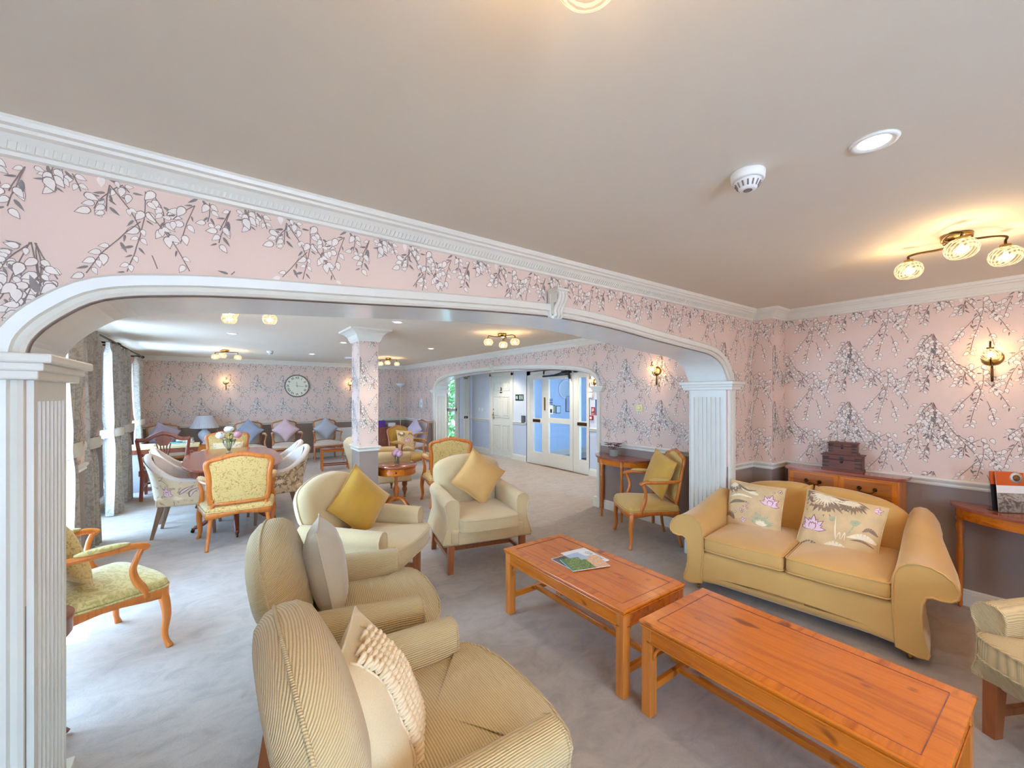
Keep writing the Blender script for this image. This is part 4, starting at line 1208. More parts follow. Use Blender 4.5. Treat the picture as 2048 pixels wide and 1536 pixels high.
def sofa(loc, rz):
    t = thing('sofa', 'two-seater tan velvet sofa with rolled arms beside the coffee tables', 'sofa', loc, rz); V_ = M['velvet']
    mb = MB().rbox((0, -.12, .215), (1.32, .90, .27), .04, 8)
    mb.build('frame', V_, t)
    mb = MB().rbox((0, -.555, .205), (1.26, .09, .25), .035, 10, 0, None, lambda q: (q.x, q.y, q.z + (.035 * (1 - (q.x / .63) ** 2) if q.z < .15 else 0)))
    mb.build('front_rail', V_, t)
    MB().box(-.60, .60, -.52, .30, .085, .10).build('underside', M['under'], t)
    for s in (-1, 1):
        cx = s * .292
        half = [(-.284, -.60), (-.27, -.622), (0, -.634), (.27, -.622), (.284, -.60), (.284, -.2), (.28, .14), (0, .15), (-.28, .14), (-.284, -.2)]
        o2 = []
        for i, p in enumerate(half):
            q = half[(i + 1) % len(half)]; k = max(1, int(math.hypot(q[0] - p[0], q[1] - p[1]) / .06))
            o2 += [(cx + p[0] + (q[0] - p[0]) * j / k, p[1] + (q[1] - p[1]) * j / k) for j in range(k)]
        c = MB().pad(o2, .335, .455, .028, .035, 0, None, 0, 7).build('seat_cushion', V_, t)
        mb = MB()
        for z in (.350, .442): mb.tube([(cx + (x - cx) * 1.0, y, z) for x, y in o2], .005, 6, closed=True)
        mb.build('piping', V_, c)
    # two-humped back
    for s in (-1, 1):
        h = [(.004, .0), (.30, .0), (.62, .0), (.66, .10), (.665, .19), (.64, .235), (.58, .285), (.48, .325), (.34, .350), (.20, .362), (.09, .362), (.03, .352), (.004, .33)]
        o2 = [(s * x, y * 1.28) for x, y in h]; o2 = [tuple(p) for p in cr(o2, 3, True)]
        if s < 0: o2 = o2[::-1]
        MM = TR(0, .16, .36) @ RX(-.26) @ RX(PI / 2)
        b = MB().pad(o2, -.10, .075, .03, .075, 0, MM, .02, 7, (s * .32, .22)).build('backrest', V_, t)
    MB().rbox((0, .27, .36), (1.26, .10, .46), .04, 6, 0, RX(-.06)).build('outside_back', V_, t)
    for s in (-1, 1):
        pr = [(.585, .30), (.582, .42), (.590, .50), (.612, .548), (.65, .578), (.70, .590), (.755, .585), (.81, .562), (.855, .525), (.878, .478), (.872, .44), (.845, .418), (.80, .412), (.765, .418), (.738, .408),
              (.722, .37), (.715, .30), (.718, .22), (.735, .14), (.752, .09), (.745, .065), (.70, .06), (.60, .08)]
        ys = [-.600, -.590, -.56, -.45, -.30, -.15, 0, .15, .28, .34]
        V = []; n = len(pr)
        for j, y in enumerate(ys):
            k = max(0, min(1, (y + .45) / .70)); k = k * k * (3 - 2 * k)
            for a, z in pr:
                up = max(0, min(1, (z - .33) / .25))
                sh = .985 if j == 0 else 1
                aa = a - .085 * k * max(0, (a - .60) / .28)
                V.append((s * ((aa - .70) * sh + .70), y, z * 1.0 + up * .145 * k))
        F = []
        for j in range(len(ys) - 1):
            for i in range(n):
                q = (j * n + i, j * n + (i + 1) % n, (j + 1) * n + (i + 1) % n, (j + 1) * n + i)
                F.append(q if s < 0 else q[::-1])
        mb = MB().add(V, F, 0, True)
        mb.add(V, [tuple(range(n)) if s > 0 else tuple(range(n))[::-1], tuple((len(ys) - 1) * n + i for i in range(n))], 0, False)
        ar = mb.build('arm', V_, t)
        MB().tube([(V[i][0], V[i][1] - .002, V[i][2]) for i in range(n)], .006, 6, closed=True).build('piping', V_, ar)
    for sx in (-1, 1):
        for y in (-.52, .25):
            l = MB().lathe([(.014, .03), (.026, .045), (.034, .06), (.030, .075), (.020, .085), (.034, .095), (.034, .11)], 16, 0, None, True, (sx * .66, y, 0)).build('foot', M['mahogz'], t)
            MB().lathe([(0, -.011), (.017, -.011), (.017, .011), (0, .011)], 12, 0, TR(sx * .66, y, .017) @ RZ(.5) @ RY(PI / 2)).box(sx * .66 - .008, sx * .66 + .008, y - .008, y + .008, .017, .04).build('castor', M['brass'], l)
    return t
SX, SY, SR = 3.757, 1.290, -1.44
sofa((SX, SY, 0), SR).scale = (.93, 1, 1)
cushion('cushion', 'lotus-print cushion on the left seat of the sofa', onchair(SX, SY, SR, -.35, -.06, .600, .30, .03, -.02), (.42, .42), .15, 'floral', 'lotus print cushions', .05, 21, decals=DEC_A)
cushion('cushion', 'lotus-print cushion on the right seat of the sofa', onchair(SX, SY, SR, .225, -.11, .585, .36, .13, .03), (.47, .45), .15, 'floral', 'lotus print cushions', .05, 25, decals=DEC_B)

# sideboard against the right wall
sb = thing('sideboard', 'shallow yew sideboard with two drawers behind the sofa', 'sideboard', (4.48, 1.22, 0), 0)
plan = [(-.225, -.365), (-.185, -.405), (0, -.405), (0, .41), (-.225, .41)]
mb = MB().prism(plan, .888, .905).prism([(x * .97, y * .985) for x, y in plan], .878, .888); mb.build('top', M['mahog'], sb, bev=.003)
MB().box(-.205, 0, -.375, .39, .06, .878).build('carcass', M['yewz'], sb, bev=.003)
for k, y0 in enumerate((.012, -.36)):
    dr = MB().box(-.215, -.205, y0, y0 + .36, .70, .868).build('drawer', M['yew'], sb, bev=.003)
    mb = MB().box(-.2165, -.2145, y0 + .03, y0 + .33, .715, .852); mb.build('veneer_panel', wood('burr_veneer', (172, 96, 34), (110, 54, 16), .25, 1), dr)
    mb = MB()
    for yy in (y0 + .13, y0 + .23):
        mb.lathe([(0, 0), (.016, 0), (.014, .006), (.006, .010), (.006, .020), (0, .022)], 12, 0, TR(-.2165, yy, .795) @ RY(-PI / 2))
    mb.tube(cr([(-.232, y0 + .13, .795), (-.236, y0 + .14, .772), (-.238, y0 + .18, .764), (-.236, y0 + .22, .772), (-.232, y0 + .23, .795)], 4), .0035, 6)
    mb.build('handle', M['brassd'], dr)
    MB().box(-.215, -.205, y0, y0 + .36, .10, .69).build('door', M['yewz'], sb, bev=.003)
MB().box(-.21, 0, -.38, .395, 0, .06).build('plinth', M['yew'], sb)

def chest(label, x, y, z, w, d, h, rz):
    t = thing('wooden_box', label, 'box', (x, y, z), rz, 'carved wooden boxes on the sideboard')
    D = M['darkwood']
    MB().box(-d / 2 - .008, d / 2 + .008, -w / 2 - .008, w / 2 + .008, 0, .012).box(-d / 2, d / 2, -w / 2, w / 2, .012, h * .68).build('body', D, t, bev=.002)
    MB().box(-d / 2, d / 2, -w / 2, w / 2, h * .70, h * .93).box(-d / 2 - .01, d / 2 + .01, -w / 2 - .01, w / 2 + .01, h * .93, h).build('lid', D, t, bev=.002)
    for s in (-1, 1):
        for zz in (h * .25, h * .50, h * .80):
            mb = MB(); a, b = sorted((s * w / 2, s * (w / 2 - w * .17)))
            mb.box(-d / 2 - .0015, -d / 2, a, b, zz - .005, zz + .005)
            a, b = sorted((s * w / 2, s * (w / 2 + .0015)))
            mb.box(-d / 2, -d / 2 + w * .12, a, b, zz - .005, zz + .005)
            mb.build('iron_strap', M['iron'], t)
    mb = MB(); mb.box(-d / 2 - .002, -d / 2, -w * .05, w * .05, h * .72, h * .86).lathe([(0, 0), (w * .045, 0), (w * .045, .004), (0, .004)], 10, 0, TR(-d / 2 - .0005, 0, h * .56) @ RY(-PI / 2))
    mb.build('lock', M['iron'], t)
    return t
chest('larger carved wooden box, bottom of the stack on the sideboard', 4.405, 1.235, .905, .265, .145, .135, .10)
chest('smaller carved wooden box, top of the stack on the sideboard', 4.410, 1.235, 1.041, .19, .115, .10, .12)

def demilune(name, label, xw, yc, half, depth, zt, legs, mat='yew', turned=True, nl=4):
    """half-round table against a wall whose face is at x = xw"""
    t = thing(name, label, 'console table', (xw, yc, 0), 0)
    arc = [(-depth * math.cos(a), half * math.sin(a)) for a in [(-90 + 180 * i / 28) * PI / 180 for i in range(29)]]
    MB().prism(arc[::-1], zt - .018, zt).prism([(x * .975, y * .975) for x, y in arc[::-1]], zt - .026, zt - .018).build('tabletop', M['mahog'] if mat == 'yew' else M[mat], t, bev=.003)
    MB().prism([(x * .92, y * .94) for x, y in arc[::-1]], zt - .095, zt - .026, sm=False).build('apron', M['yew'], t)
    for x, y in legs:
        if turned: pr = [(.010, 0), (.014, .03), (.012, .06), (.019, .30), (.021, .42), (.015, .50), (.022, .515), (.014, .53), (.020, .56), (.024, .60), (.016, .625), (.022, .64), (.022, zt - .03)]
        else: pr = [(.012, 0), (.022, .5), (.024, zt - .03)]
        MB().lathe(pr, 12, 0, None, True, (x, y, 0)).build('leg', M['yewz'], t)
    return t
demilune('console_table', 'half-round yew console with brochures by the right edge', 4.47, .13, .475, .36, .765, [(-.30, .0), (-.03, .42), (-.03, -.42), (-.26, -.24)])
demilune('console_table', 'half-round yew console with potted plant beside the far arch', 4.32, 3.475, .44, .36, .765, [(-.02, .40), (-.30, .16), (-.30, -.16), (-.02, -.40)])

br = thing('brochure_holder', 'clear plastic stand holding brochures on the right-hand console', 'brochure stand', (4.34, .315, .765), .75)
ac = glassy('clear_acrylic', (.93, .95, .96), .3)
MB().box(-.05, .05, -.085, .085, 0, .004).box(.03, .034, -.085, .085, 0, .25).box(-.05, -.047, -.085, .085, 0, .08).build('stand', ac, br)
for k, (dx, dy, dz, lab) in enumerate(((-.030, .0, .004, 'orange and white brochure in front in the acrylic stand'), (-.008, .016, .006, 'dark orange brochure behind in the acrylic stand'))):
    bt = thing('brochure', lab, 'brochure', M=TR(4.34, .315, .765) @ RZ(.75) @ TR(dx, dy, dz) @ RY(.10), group='brochures in the acrylic stand')
    MB().box(-.0015, .0015, -.078, .078, 0, .262).build('pages', M['wplas'] if k == 0 else M['black'], bt)
    o_ = plain('brochure_orange', (206, 92, 34), .35); g_ = mc('brochure_photo', (176, 172, 162), (96, 80, 66), 22)
    MB().box(-.0022, -.0015, -.078, .078, .175, .262).build('orange_band', o_, bt)
    if k == 0:
        MB().box(-.0022, -.0015, -.078, .078, .0, .125).build('photograph', g_, bt)
        MB().lathe([(0, 0), (.036, 0), (0, .0005)], 20, 0, TR(-.0024, -.035, .228) @ RY(-PI / 2)).build('plate_picture', c_wh, bt)
        MB().lathe([(0, 0), (.022, 0), (0, .0006)], 9, 0, TR(-.0030, -.035, .226) @ RY(-PI / 2)).build('food_picture', mc('food', (150, 96, 40), (70, 40, 24), 90), bt)

pl = thing('potted_plant', 'small red-leaved plant in a ribbed grey pot on the far console', 'plant', (4.16, 3.56, .765))
MB().lathe([(0, 0), (.048, 0), (.052, .01), (.060, .085), (.062, .09), (.056, .09), (.054, .075), (0, .072)], 24).build('pot', plain('grey_pot', (150, 146, 134), .7, .1), pl)
rn = random.Random(2); mb = MB(); ms_ = MB()
for k in range(16):
    a = rn.uniform(0, 6.28); r = rn.uniform(.03, .09); z = rn.uniform(.11, .17)
    tip = Vector((r * math.cos(a), r * math.sin(a), z)); ms_.tube(cr([(0, 0, .075), (tip.x * .4, tip.y * .4, .11), tip], 3), .002, 5)
    for j in range(5):
        b = j * 1.257 + a; mb.add([tip, tip + Vector((.020 * math.cos(b - .5), .020 * math.sin(b - .5), .012)), tip + Vector((.036 * math.cos(b), .036 * math.sin(b), .006)), tip + Vector((.020 * math.cos(b + .5), .020 * math.sin(b + .5), .008))], [(0, 1, 2, 3)])
ms_.build('stem', M['stem'], pl); mb.build('leaves', plain('burgundy_leaf', (120, 62, 74), .6, .2, 30), pl)['kind'] = 'stuff'

louis('open_armchair', 'mustard open armchair with carved wood frame beside the right pilaster', (3.778, 2.773, 0), -125.8 * PI / 180, 'sand', 'chairwood')
cushion('cushion', 'mustard velvet cushion leaning in the open armchair by the right pilaster', onchair(3.778, 2.773, -125.8 * PI / 180, .02, .12, .71, .25, .25, .25), (.42, .42), .13, 'mustard', None, .06, 14)
LG = (-.624, 3.449)
louis('open_armchair', 'pale green damask open armchair half hidden by the left pilaster', (LG[0], LG[1], 0), 119.4 * PI / 180, 'lime', 'chairwood')
cushion('cushion', 'patterned gold cushion on the pale green open armchair', onchair(LG[0], LG[1], 119.4 * PI / 180, 0, .10, .66, .3, .1, 0), (.42, .40), .13, 'yellow', None, .06, 15)
dt = thing('side_table', 'round wooden side table peeping out behind the left pilaster', 'side table', (-.70, 2.72, 0))
MB().lathe([(0, .455), (.155, .455), (.165, .47), (.165, .53), (.17, .535), (.17, .55), (0, .55)], 32).build('drum', M['mahogz'], dt)
MB().lathe([(.012, 0), (.03, .1), (.02, .2), (.03, .3), (.02, .46)], 14).build('stem', M['mahogz'], dt)
for k in range(3):
    MB().tube(cr([(0, 0, .12), (.07 * math.cos(k * 2.09), .07 * math.sin(k * 2.09), .10), (.15 * math.cos(k * 2.09), .15 * math.sin(k * 2.09), .012)], 4), .012, 8).build('foot', M['mahogz'], dt)

# ------------------------------------------------------------------ dining end
tcx, tcy = .19, 6.49
dtab = thing('dining_table', 'mahogany dining table with rounded corners and a flower vase', 'dining table', (tcx, tcy, 0))
def dend(hx, hy, z):
    pts = []
    for i in range(64):
        a = 2 * PI * i / 64; c_, s_ = math.cos(a), math.sin(a)
        pts.append((hx * math.copysign(abs(c_) ** .55, c_), hy * math.copysign(abs(s_) ** .62, s_)))
    return pts
mb = MB()
pr = [(-.035, .722), (-.012, .722), (-.004, .728), (0, .736), (-.003, .745), (-.012, .75)]
o_ = dend(.52, 1.07, 0)
V = []
for d_, z in pr: V += [(x * (1 + d_ / .52), y * (1 + d_ / 1.07), z) for x, y in o_]
n = 64
mb.add(V, [(L * n + i, L * n + (i + 1) % n, (L + 1) * n + (i + 1) % n, (L + 1) * n + i) for L in range(len(pr) - 1) for i in range(n)] + [tuple(range((len(pr) - 1) * n, len(pr) * n)), tuple(range(n))[::-1]], 0, False)
mb.build('tabletop', M['mahog'], dtab)
MB().prism([(x * .90, y * .955) for x, y in o_], .645, .722).build('apron', M['mahogz'], dtab)
for s in (-1, 1):
    y = s * .62
    MB().lathe([(.05, .20), (.062, .24), (.040, .30), (.055, .42), (.062, .48), (.04, .54), (.05, .60), (.09, .645)], 18, 0, None, True, (0, y, 0)).build('pedestal', M['mahogz'], dtab)
    for k in (0, 1, 2):
        a = [0, PI, -PI / 2][k] if s < 0 else [0, PI, PI / 2][k]
        if k == 2: L = .46
        else: L = .40
        c_, s_ = math.cos(a), math.sin(a)
        pts = cr([(c_ * .03, y + s_ * .03, .27), (c_ * L * .4, y + s_ * L * .4, .21), (c_ * L * .75, y + s_ * L * .75, .09), (c_ * L, y + s_ * L, .045)], 4)
        lg = MB().tube(pts, [.034 - .0012 * i for i in range(len(pts))], 8).build('leg', M['mahogz'], dtab)
        MB().lathe([(0, -.009), (.02, -.009), (.02, .009), (0, .009)], 12, 0, TR(c_ * L, y + s_ * L, .02) @ RZ(a) @ RX(PI / 2)).tube([(c_ * L, y + s_ * L, .02), (c_ * L, y + s_ * L, .06)], .012, 8).build('castor', M['brassd'], lg)

vz = thing('flower_vase', 'glass vase of white and pink roses on the dining table', 'vase of flowers', (.15, 6.93, .75))
MB().lathe([(0, .002), (.035, .002), (.038, .008), (.014, .03), (.030, .06), (.065, .12), (.085, .19), (.083, .19), (.060, .12), (.02, .05), (0, .045)], 24).build('glass', M['vglass'], vz)
def rose(mb, c, R, mi, seed):
    rn = random.Random(seed); c = Vector(c)
    for ring, (k, rr, up, tilt) in enumerate(((3, .25, 1.0, .1), (5, .50, 1.0, .4), (6, .80, .85, .8), (6, 1.0, .5, 1.15))):
        for j in range(k):
            a = 2 * PI * j / k + ring * .6 + rn.uniform(-.1, .1)
            d = Vector((math.cos(a), math.sin(a), 0)); s_ = Vector((-d.y, d.x, 0))
            b = c + d * R * rr * .35 - Vector((0, 0, R * .6)); tpp = c + d * R * rr + Vector((0, 0, R * up))
            mb.grid(lambda u, v, b=b, tpp=tpp, s_=s_, d=d: b.lerp(tpp, v) + s_ * (u - .5) * R * 1.1 * math.sin(PI * (.2 + .65 * v)) + d * R * .25 * math.sin(PI * v) - d * R * .5 * (u - .5) ** 2, 4, 4, mi)
mb = MB(); rose(mb, (-.095, -.02, .235), .058, 0, 1); rose(mb, (-.01, .02, .315), .05, 0, 2); rose(mb, (.02, -.02, .325), .04, 0, 6)
fl = mb.build('white_roses', plain('white_rose', (240, 244, 238), .6, .03), vz); fl['kind'] = 'stuff'
mb = MB(); rose(mb, (.10, -.01, .235), .055, 0, 3); mb.build('pink_rose', plain('pink_rose', (226, 176, 186), .6, .1), vz)
mb = MB(); st = MB(); rn = random.Random(8)
for k in range(46):
    a = rn.uniform(0, 6.28); r = rn.uniform(.01, .09); z = rn.uniform(.14, .30); p = Vector((r * math.cos(a), r * math.sin(a) * .8, z))
    d = Vector((math.cos(a), math.sin(a), rn.uniform(-.3, .9))).normalized() * rn.uniform(.03, .055); w = d.cross(Vector((0, 0, 1))).normalized() * .016
    mb.add([p, p + d * .5 + w, p + d, p + d * .5 - w], [(0, 1, 2, 3)])
for k in range(9): a = k * .7; st.tube(cr([(.01 * math.cos(a), .01 * math.sin(a), .03), (.035 * math.cos(a), .035 * math.sin(a), .15), (.05 * math.cos(a), .05 * math.sin(a), .26)], 3), .0025, 5)
mb.build('foliage', plain('dark_green_leaf', (70, 96, 66), .5, .25, 20), vz)['kind'] = 'stuff'; st.build('stems', plain('green_stem', (92, 120, 70), .5), vz)
mb = MB()
for k in range(30):
    s_ = -1 if k % 2 else 1; p = Vector((s_ * rn.uniform(.07, .17), rn.uniform(-.03, .03), rn.uniform(.24, .33)))
    mb.lathe([(0, -.005), (.005, 0), (0, .005)], 6, 0, TR(*p)); 
mb.build('filler_sprigs', plain('plum_sprig', (120, 92, 100), .6, .2), vz)['kind'] = 'stuff'

louis('dining_chair', 'yellow damask armchair with its back to us at the near end of the dining table', (.203, 5.335, 0), 180 * PI / 180, 'yellow', 'chairwood', None, 'yellow damask chairs', 'chair')
y0 = [o for o in bpy.data.objects if o.name == 'dining_chair'][0]
dup(y0, 'yellow damask chair at the far head of the dining table', (.17, 7.93, 0), .03, 'yellow damask chairs')
dup(y0, 'yellow damask armchair standing alone behind the armchair with the pale gold cushion', (2.732, 5.404, 0), 160.7 * PI / 180, 'yellow damask chairs')
for o in bpy.data.objects:
    if o.name.startswith('dining_chair'): o.scale = (1.13, 1, 1)
cushion('cushion', 'cream and green print cushion on the chair at the far head of the dining table', onchair(.17, 7.93, .03, 0, .12, .66, .2, .0, 0), (.40, .26), .10, 'tubout', None, .05, 30)

def tub(name, label, loc, rz, outmat, group, brown=False):
    t = thing(name, label, 'chair', loc, rz, group)
    NU, NV = 36, 9
    def U(s, k, inner):
        """s 0..1 from right arm front round the back to left arm front; k 0..1 upwards"""
        a = s * 2 - 1
        hw = .275 if not inner else .215; dp = .27 if not inner else .20
        ang = a * PI * .5
        if abs(a) > .62:
            q = (abs(a) - .62) / .38; x0 = hw * math.sin(.62 * PI / 2 * 1.15); 
        th = a * 1.95
        if abs(th) < PI / 2: x = hw * math.sin(th); y = .05 + dp * math.cos(th)
        else:
            e = (abs(th) - PI / 2) / (1.95 - PI / 2); x = math.copysign(hw, th) * (1 - .03 * e); y = .05 - e * .30
        top = .60 + .27 * (0.5 + .5 * math.cos(min(1, abs(a) / .92) * PI)) ** .85
        fl = .035 * k ** 2 * (1 if not inner else .6) * (1.5 if abs(a) < .5 else 1)
        n = Vector((x, (y - .05) if y > .05 else 0)); n = n.normalized() if n.length else Vector((0, 1))
        z = .40 + (top - .40) * k
        return (x + n.x * fl, y + n.y * fl + (.045 * k if abs(a) < .6 else .045 * k * max(0, 1 - (abs(a) - .6) / .4)), z)
    mb = MB().grid(lambda u, v: U(u, v * 1.0, False), NU, NV)
    mb.build('outer_shell', outmat, t)
    MB().grid(lambda u, v: U(1 - u, v, True), NU, NV).build('inner_lining', M['tub_in'], t)
    mb = MB()
    rim = [((Vector(U(i / 35, 1, False)) + Vector(U(i / 35, 1, True))) / 2) for i in range(36)]
    mb.tube([tuple(p) for p in rim], .033, 10, 0)
    for i in (0, 35):
        p = rim[i]; mb.tube([(p.x, p.y, p.z), (p.x, p.y - .005, .36)], .033, 10)
    mb.build('rolled_rim', M['tub_in'], t)
    MB().rbox((0, -.01, .385), (.52, .56, .10), .03, 5, 0, None, lambda q: (q.x * (1 - .12 * max(0, q.y) / .3), q.y, q.z)).build('seat_base', outmat, t)
    MB().rbox((0, -.05, .45), (.43, .48, .10), .04, 5).build('seat', M['tub_in'], t)
    for sx in (-1, 1):
        MB().taper((sx * .235, -.255, 0), .014, (sx * .225, -.235, .35), .024).build('leg', M['greyleg'], t, bev=.002)
        MB().taper((sx * .215, .30, 0), .014, (sx * .20, .22, .35), .026).build('leg', M['greyleg'], t, bev=.002)
    # blossoms on the outside
    mb = MB()
    def put(dec, a0, a1, z0, z1):
        for poly, mi, lift in dec:
            V = []
            for x, y in poly:
                s = a0 + (a1 - a0) * x; p = Vector(U(min(.99, max(.01, s)), (z0 + (z1 - z0) * y), False)); q = Vector(U(min(.99, max(.01, s + .01)), .5, False)) - Vector(U(min(.99, max(.01, s - .01)), .5, False))
                nrm = Vector((q.y, -q.x, 0)).normalized(); 
                if nrm.dot(Vector((p.x, p.y - .0, 0))) < 0: nrm = -nrm
                V.append(tuple(p + nrm * (lift + .003)))
            mb.add(V, [tuple(range(len(V)))], mi, True)
    for m in (0, 1):
        R_ = lambda u0, u1: (u0, u1) if m == 0 else (1 - u1, 1 - u0)
        if brown:
            put(fan(.5, .5, .42, 0, 6.0, 3) + fan(.5, .5, .20, 0, 6.0, 4), *R_(.02, .135), .0, .9); put(fan(.5, .45, .40, .6, 5.6, 3), *R_(.15, .25), .0, .8); put(curl([(.1, .2), (.4, .6), (.9, .5)], .08, 3) + curl([(.1, .7), (.5, .85), (.9, .8)], .05, 3), *R_(.18, .30), .5, 1)
        else:
            put(lotus(.5, .30, .48, 1.5), *R_(.13, .24), .0, .75); put(curl([(.1, .8), (.5, .5), (.6, .1)], .10, 3) + curl([(.15, .75), (.48, .5), (.58, .15)], .05, 0, .002) + curl([(.4, .95), (.75, .6), (.95, .3)], .09, 3) + curl([(.45, .9), (.75, .6), (.92, .35)], .045, 0, .002), *R_(.02, .10), .1, .85)
            put(fan(.5, .1, .42, .3, 2.9, 4), *R_(.07, .16), .0, .5); put(curl([(.1, .3), (.5, .8), (.9, .4)], .03, 2) + curl([(.1, .1), (.5, .5), (.9, .2)], .03, 3), *R_(.14, .26), .6, 1)
    put(fan(.5, .6, .3, 0, 6, 3) + lotus(.5, .25, .2, 1.5), .3, .7, .05, .95)
    d = mb.build('flower_print', [M['pet'], M['mag'], M['prg'], M['prb'], M['prc']], t); d['kind'] = 'stuff'
    return t
gt = 'floral tub chairs round the dining table'
tl = tub('tub_chair', 'cream floral tub chair on the left of the dining table, nearer one', (-.235, 6.02, 0), PI / 2 - .12, M['tubout'], gt)
dup(tl, 'cream floral tub chair on the left of the dining table, farther one', (-.25, 6.72, 0), PI / 2 + .04, gt)
tr_ = tub('tub_chair', 'brown floral tub chair on the right of the dining table, nearer one', (.61, 6.03, 0), -PI / 2 + .10, M['tubout2'], gt, True)
dup(tr_, 'brown floral tub chair on the right of the dining table, farther one', (.64, 6.74, 0), -PI / 2 - .05, gt)

# wave-backed carver at the low desk
hc = thing('carver_chair', 'dark mahogany carver chair with splat back and green seat at the desk', 'chair', (-.62, 8.30, 0), PI - .03)
W = M['mahogz']
for s in (-1, 1):
    MB().tube(cr([(s * .255, .28, 0), (s * .25, .25, .25), (s * .25, .245, .45), (s * .275, .27, .70), (s * .30, .30, .90)], 4), .019, 8, sq=True, sm=False).build('leg', W, hc)
    MB().taper((s * .27, -.26, 0), .018, (s * .27, -.26, .45), .022).build('leg', W, hc, bev=.002)
    MB().box(s * .262 - .011, s * .262 + .011, -.25, .25, .16, .185).build('stretcher', W, hc)
    MB().tube(cr([(s * .275, .27, .68), (s * .30, .10, .67), (s * .31, -.08, .66), (s * .305, -.14, .64), (s * .28, -.16, .55), (s * .27, -.18, .44)], 4), .015, 8).build('arm', W, hc)
MB().tube(cr([(-.31, .305, .895), (-.20, .30, .895), (-.10, .305, .95), (0, .31, .985), (.10, .305, .95), (.20, .30, .895), (.31, .305, .895)], 6), .020, 8, flat=1.4, up=(0, 0, 1)).build('crest_rail', W, hc)
MB().prism([(-.10, .0), (-.05, -.10), (.05, -.10), (.10, 0), (.06, .045), (0, .065), (-.06, .045)][::-1], -.008, .008, 0, TR(0, .30, .90) @ RX(PI / 2)).build('shaped_splat_head', W, hc)
for k in range(-2, 3):
    MB().tube(cr([(k * .040, .30, .83), (k * .030, .285, .72), (k * .018, .265, .60), (k * .016, .255, .49)], 4), .0085, 6).build('splat', W, hc)
MB().box(-.25, .25, .235, .26, .47, .51).build('back_rail', W, hc)
MB().box(-.285, .285, -.275, .26, .36, .44).build('seat_rail', W, hc, bev=.003)
MB().rbox((0, -.01, .455), (.52, .49, .06), .025, 5).build('seat', plain('pale_green_seat', (192, 206, 192), .8, .05), hc)
MB().box(-.26, .26, -.26, -.238, .16, .185).build('stretcher', W, hc)

dk = thing('desk', 'low cream-topped desk under the far window, holding books', 'desk', (-.74, 9.02, 0))
MB().box(-.50, .51, -.23, .24, .675, .71).build('top', plain('cream_desktop', (226, 208, 156), .5, .04), dk, bev=.003)
MB().box(-.48, .49, -.21, .22, .60, .675).build('frieze', M['mahogz'], dk)
MB().box(-.48, -.22, -.20, .20, .0, .60).build('drawer_pedestal', plain('grey_cabinet', (170, 168, 172), .5), dk, bev=.003)
for x in (-.05, .47):
    for y in (-.19, .2): MB().taper((x, y, 0), .014, (x, y, .62), .018).build('leg', M['chairwood2'], dk)
for lab, x, y, z, w, d_, h, c_ in (('thick pale ledger lying on the desk behind the carver chair', -.25, -.02, .71, .34, .22, .028, (228, 214, 176)), ('turquoise folder on the desk', .25, -.02, .71, .34, .24, .035, (70, 158, 160)), ('small orange-edged book on top of the turquoise folder', .36, .04, .745, .16, .14, .018, (196, 142, 110)), ('rolled white papers on top of the turquoise folder', .30, .05, .763, .22, .12, .024, (226, 226, 232))):
    b = thing('book' if 'paper' not in lab else 'papers', lab, 'book' if 'paper' not in lab else 'papers', (-.74 + x, 9.02 + y, z), .05 * x, 'books and papers on the desk')
    mt = plain('cover_' + str(c_[0]), c_, .5)
    MB().box(-w / 2, w / 2, -d_ / 2, d_ / 2, 0, .003).box(-w / 2, w / 2, -d_ / 2, d_ / 2, h - .003, h).box(-w / 2, -w / 2 + .003, -d_ / 2, d_ / 2, 0, h).build('cover', mt, b)
    MB().box(-w / 2 + .003, w / 2 - .004, -d_ / 2 + .004, d_ / 2 - .004, .003, h - .003).build('pages', M['prc'], b)

# wall chairs with cushions
gw = 'beige open armchairs along the clock wall'
wc = louis('open_armchair', 'beige open armchair with lilac cushion, nearest the window on the clock wall', (-.83, 10.62, 0), .12, 'stone', 'chairwood2', None, gw, 'chair')
spots = [(-.83, 10.62, .12, None), (.60, 10.72, .0, 'beige open armchair with blue-grey cushion behind the flower vase'), (1.32, 10.72, .04, 'beige open armchair with dusty pink cushion on the clock wall'), (2.18, 10.72, -.02, 'beige open armchair with silver-grey cushion left of the column')]
for x, y, r, lab in spots[1:]: dup(wc, lab, (x, y, 0), r, gw)
for (x, y, r, _), mt, lab, roll in zip(spots, ('lilac', 'bluegrey', 'pink', 'grey'), ('lilac cushion tipped on its corner, nearest the window', 'blue-grey cushion on its corner behind the roses', 'dusty pink cushion on its corner on a clock-wall chair', 'silver-grey cushion on its corner left of the column'), (.5, .72, .80, .78)):
    cushion('cushion', lab, onchair(x, y, r, .0, .10, .75, .25, roll, 0), (.40, .40), .12, mt, 'cushions on the wall chairs', .07, int(x * 10) + 40)
# olive chair and corner chair
louis('open_armchair', 'olive open armchair holding a floral cushion, behind the cream armchair', (2.98, 7.52, 0), .42, 'olive', 'chairwood2', None, None, 'chair')
cushion('cushion', 'floral cushion with pink flower on the olive armchair', onchair(2.98, 7.52, .42, .02, .10, .67, .25, .10, 0), (.42, .42), .12, 'floral', None, .06, 55, decals=DEC_C)
louis('open_armchair', 'grey-seated open armchair in the corner by the lobby arch', (3.68, 9.14, 0), -1.30, 'greyseat', 'chairwood2', None, None, 'chair')
cushion('cushion', 'lilac cushion leaning in the corner armchair by the lobby arch', onchair(3.68, 9.14, -1.30, .0, .08, .75, .25, .74, 0), (.40, .40), .12, 'lilac', None, .07, 57)

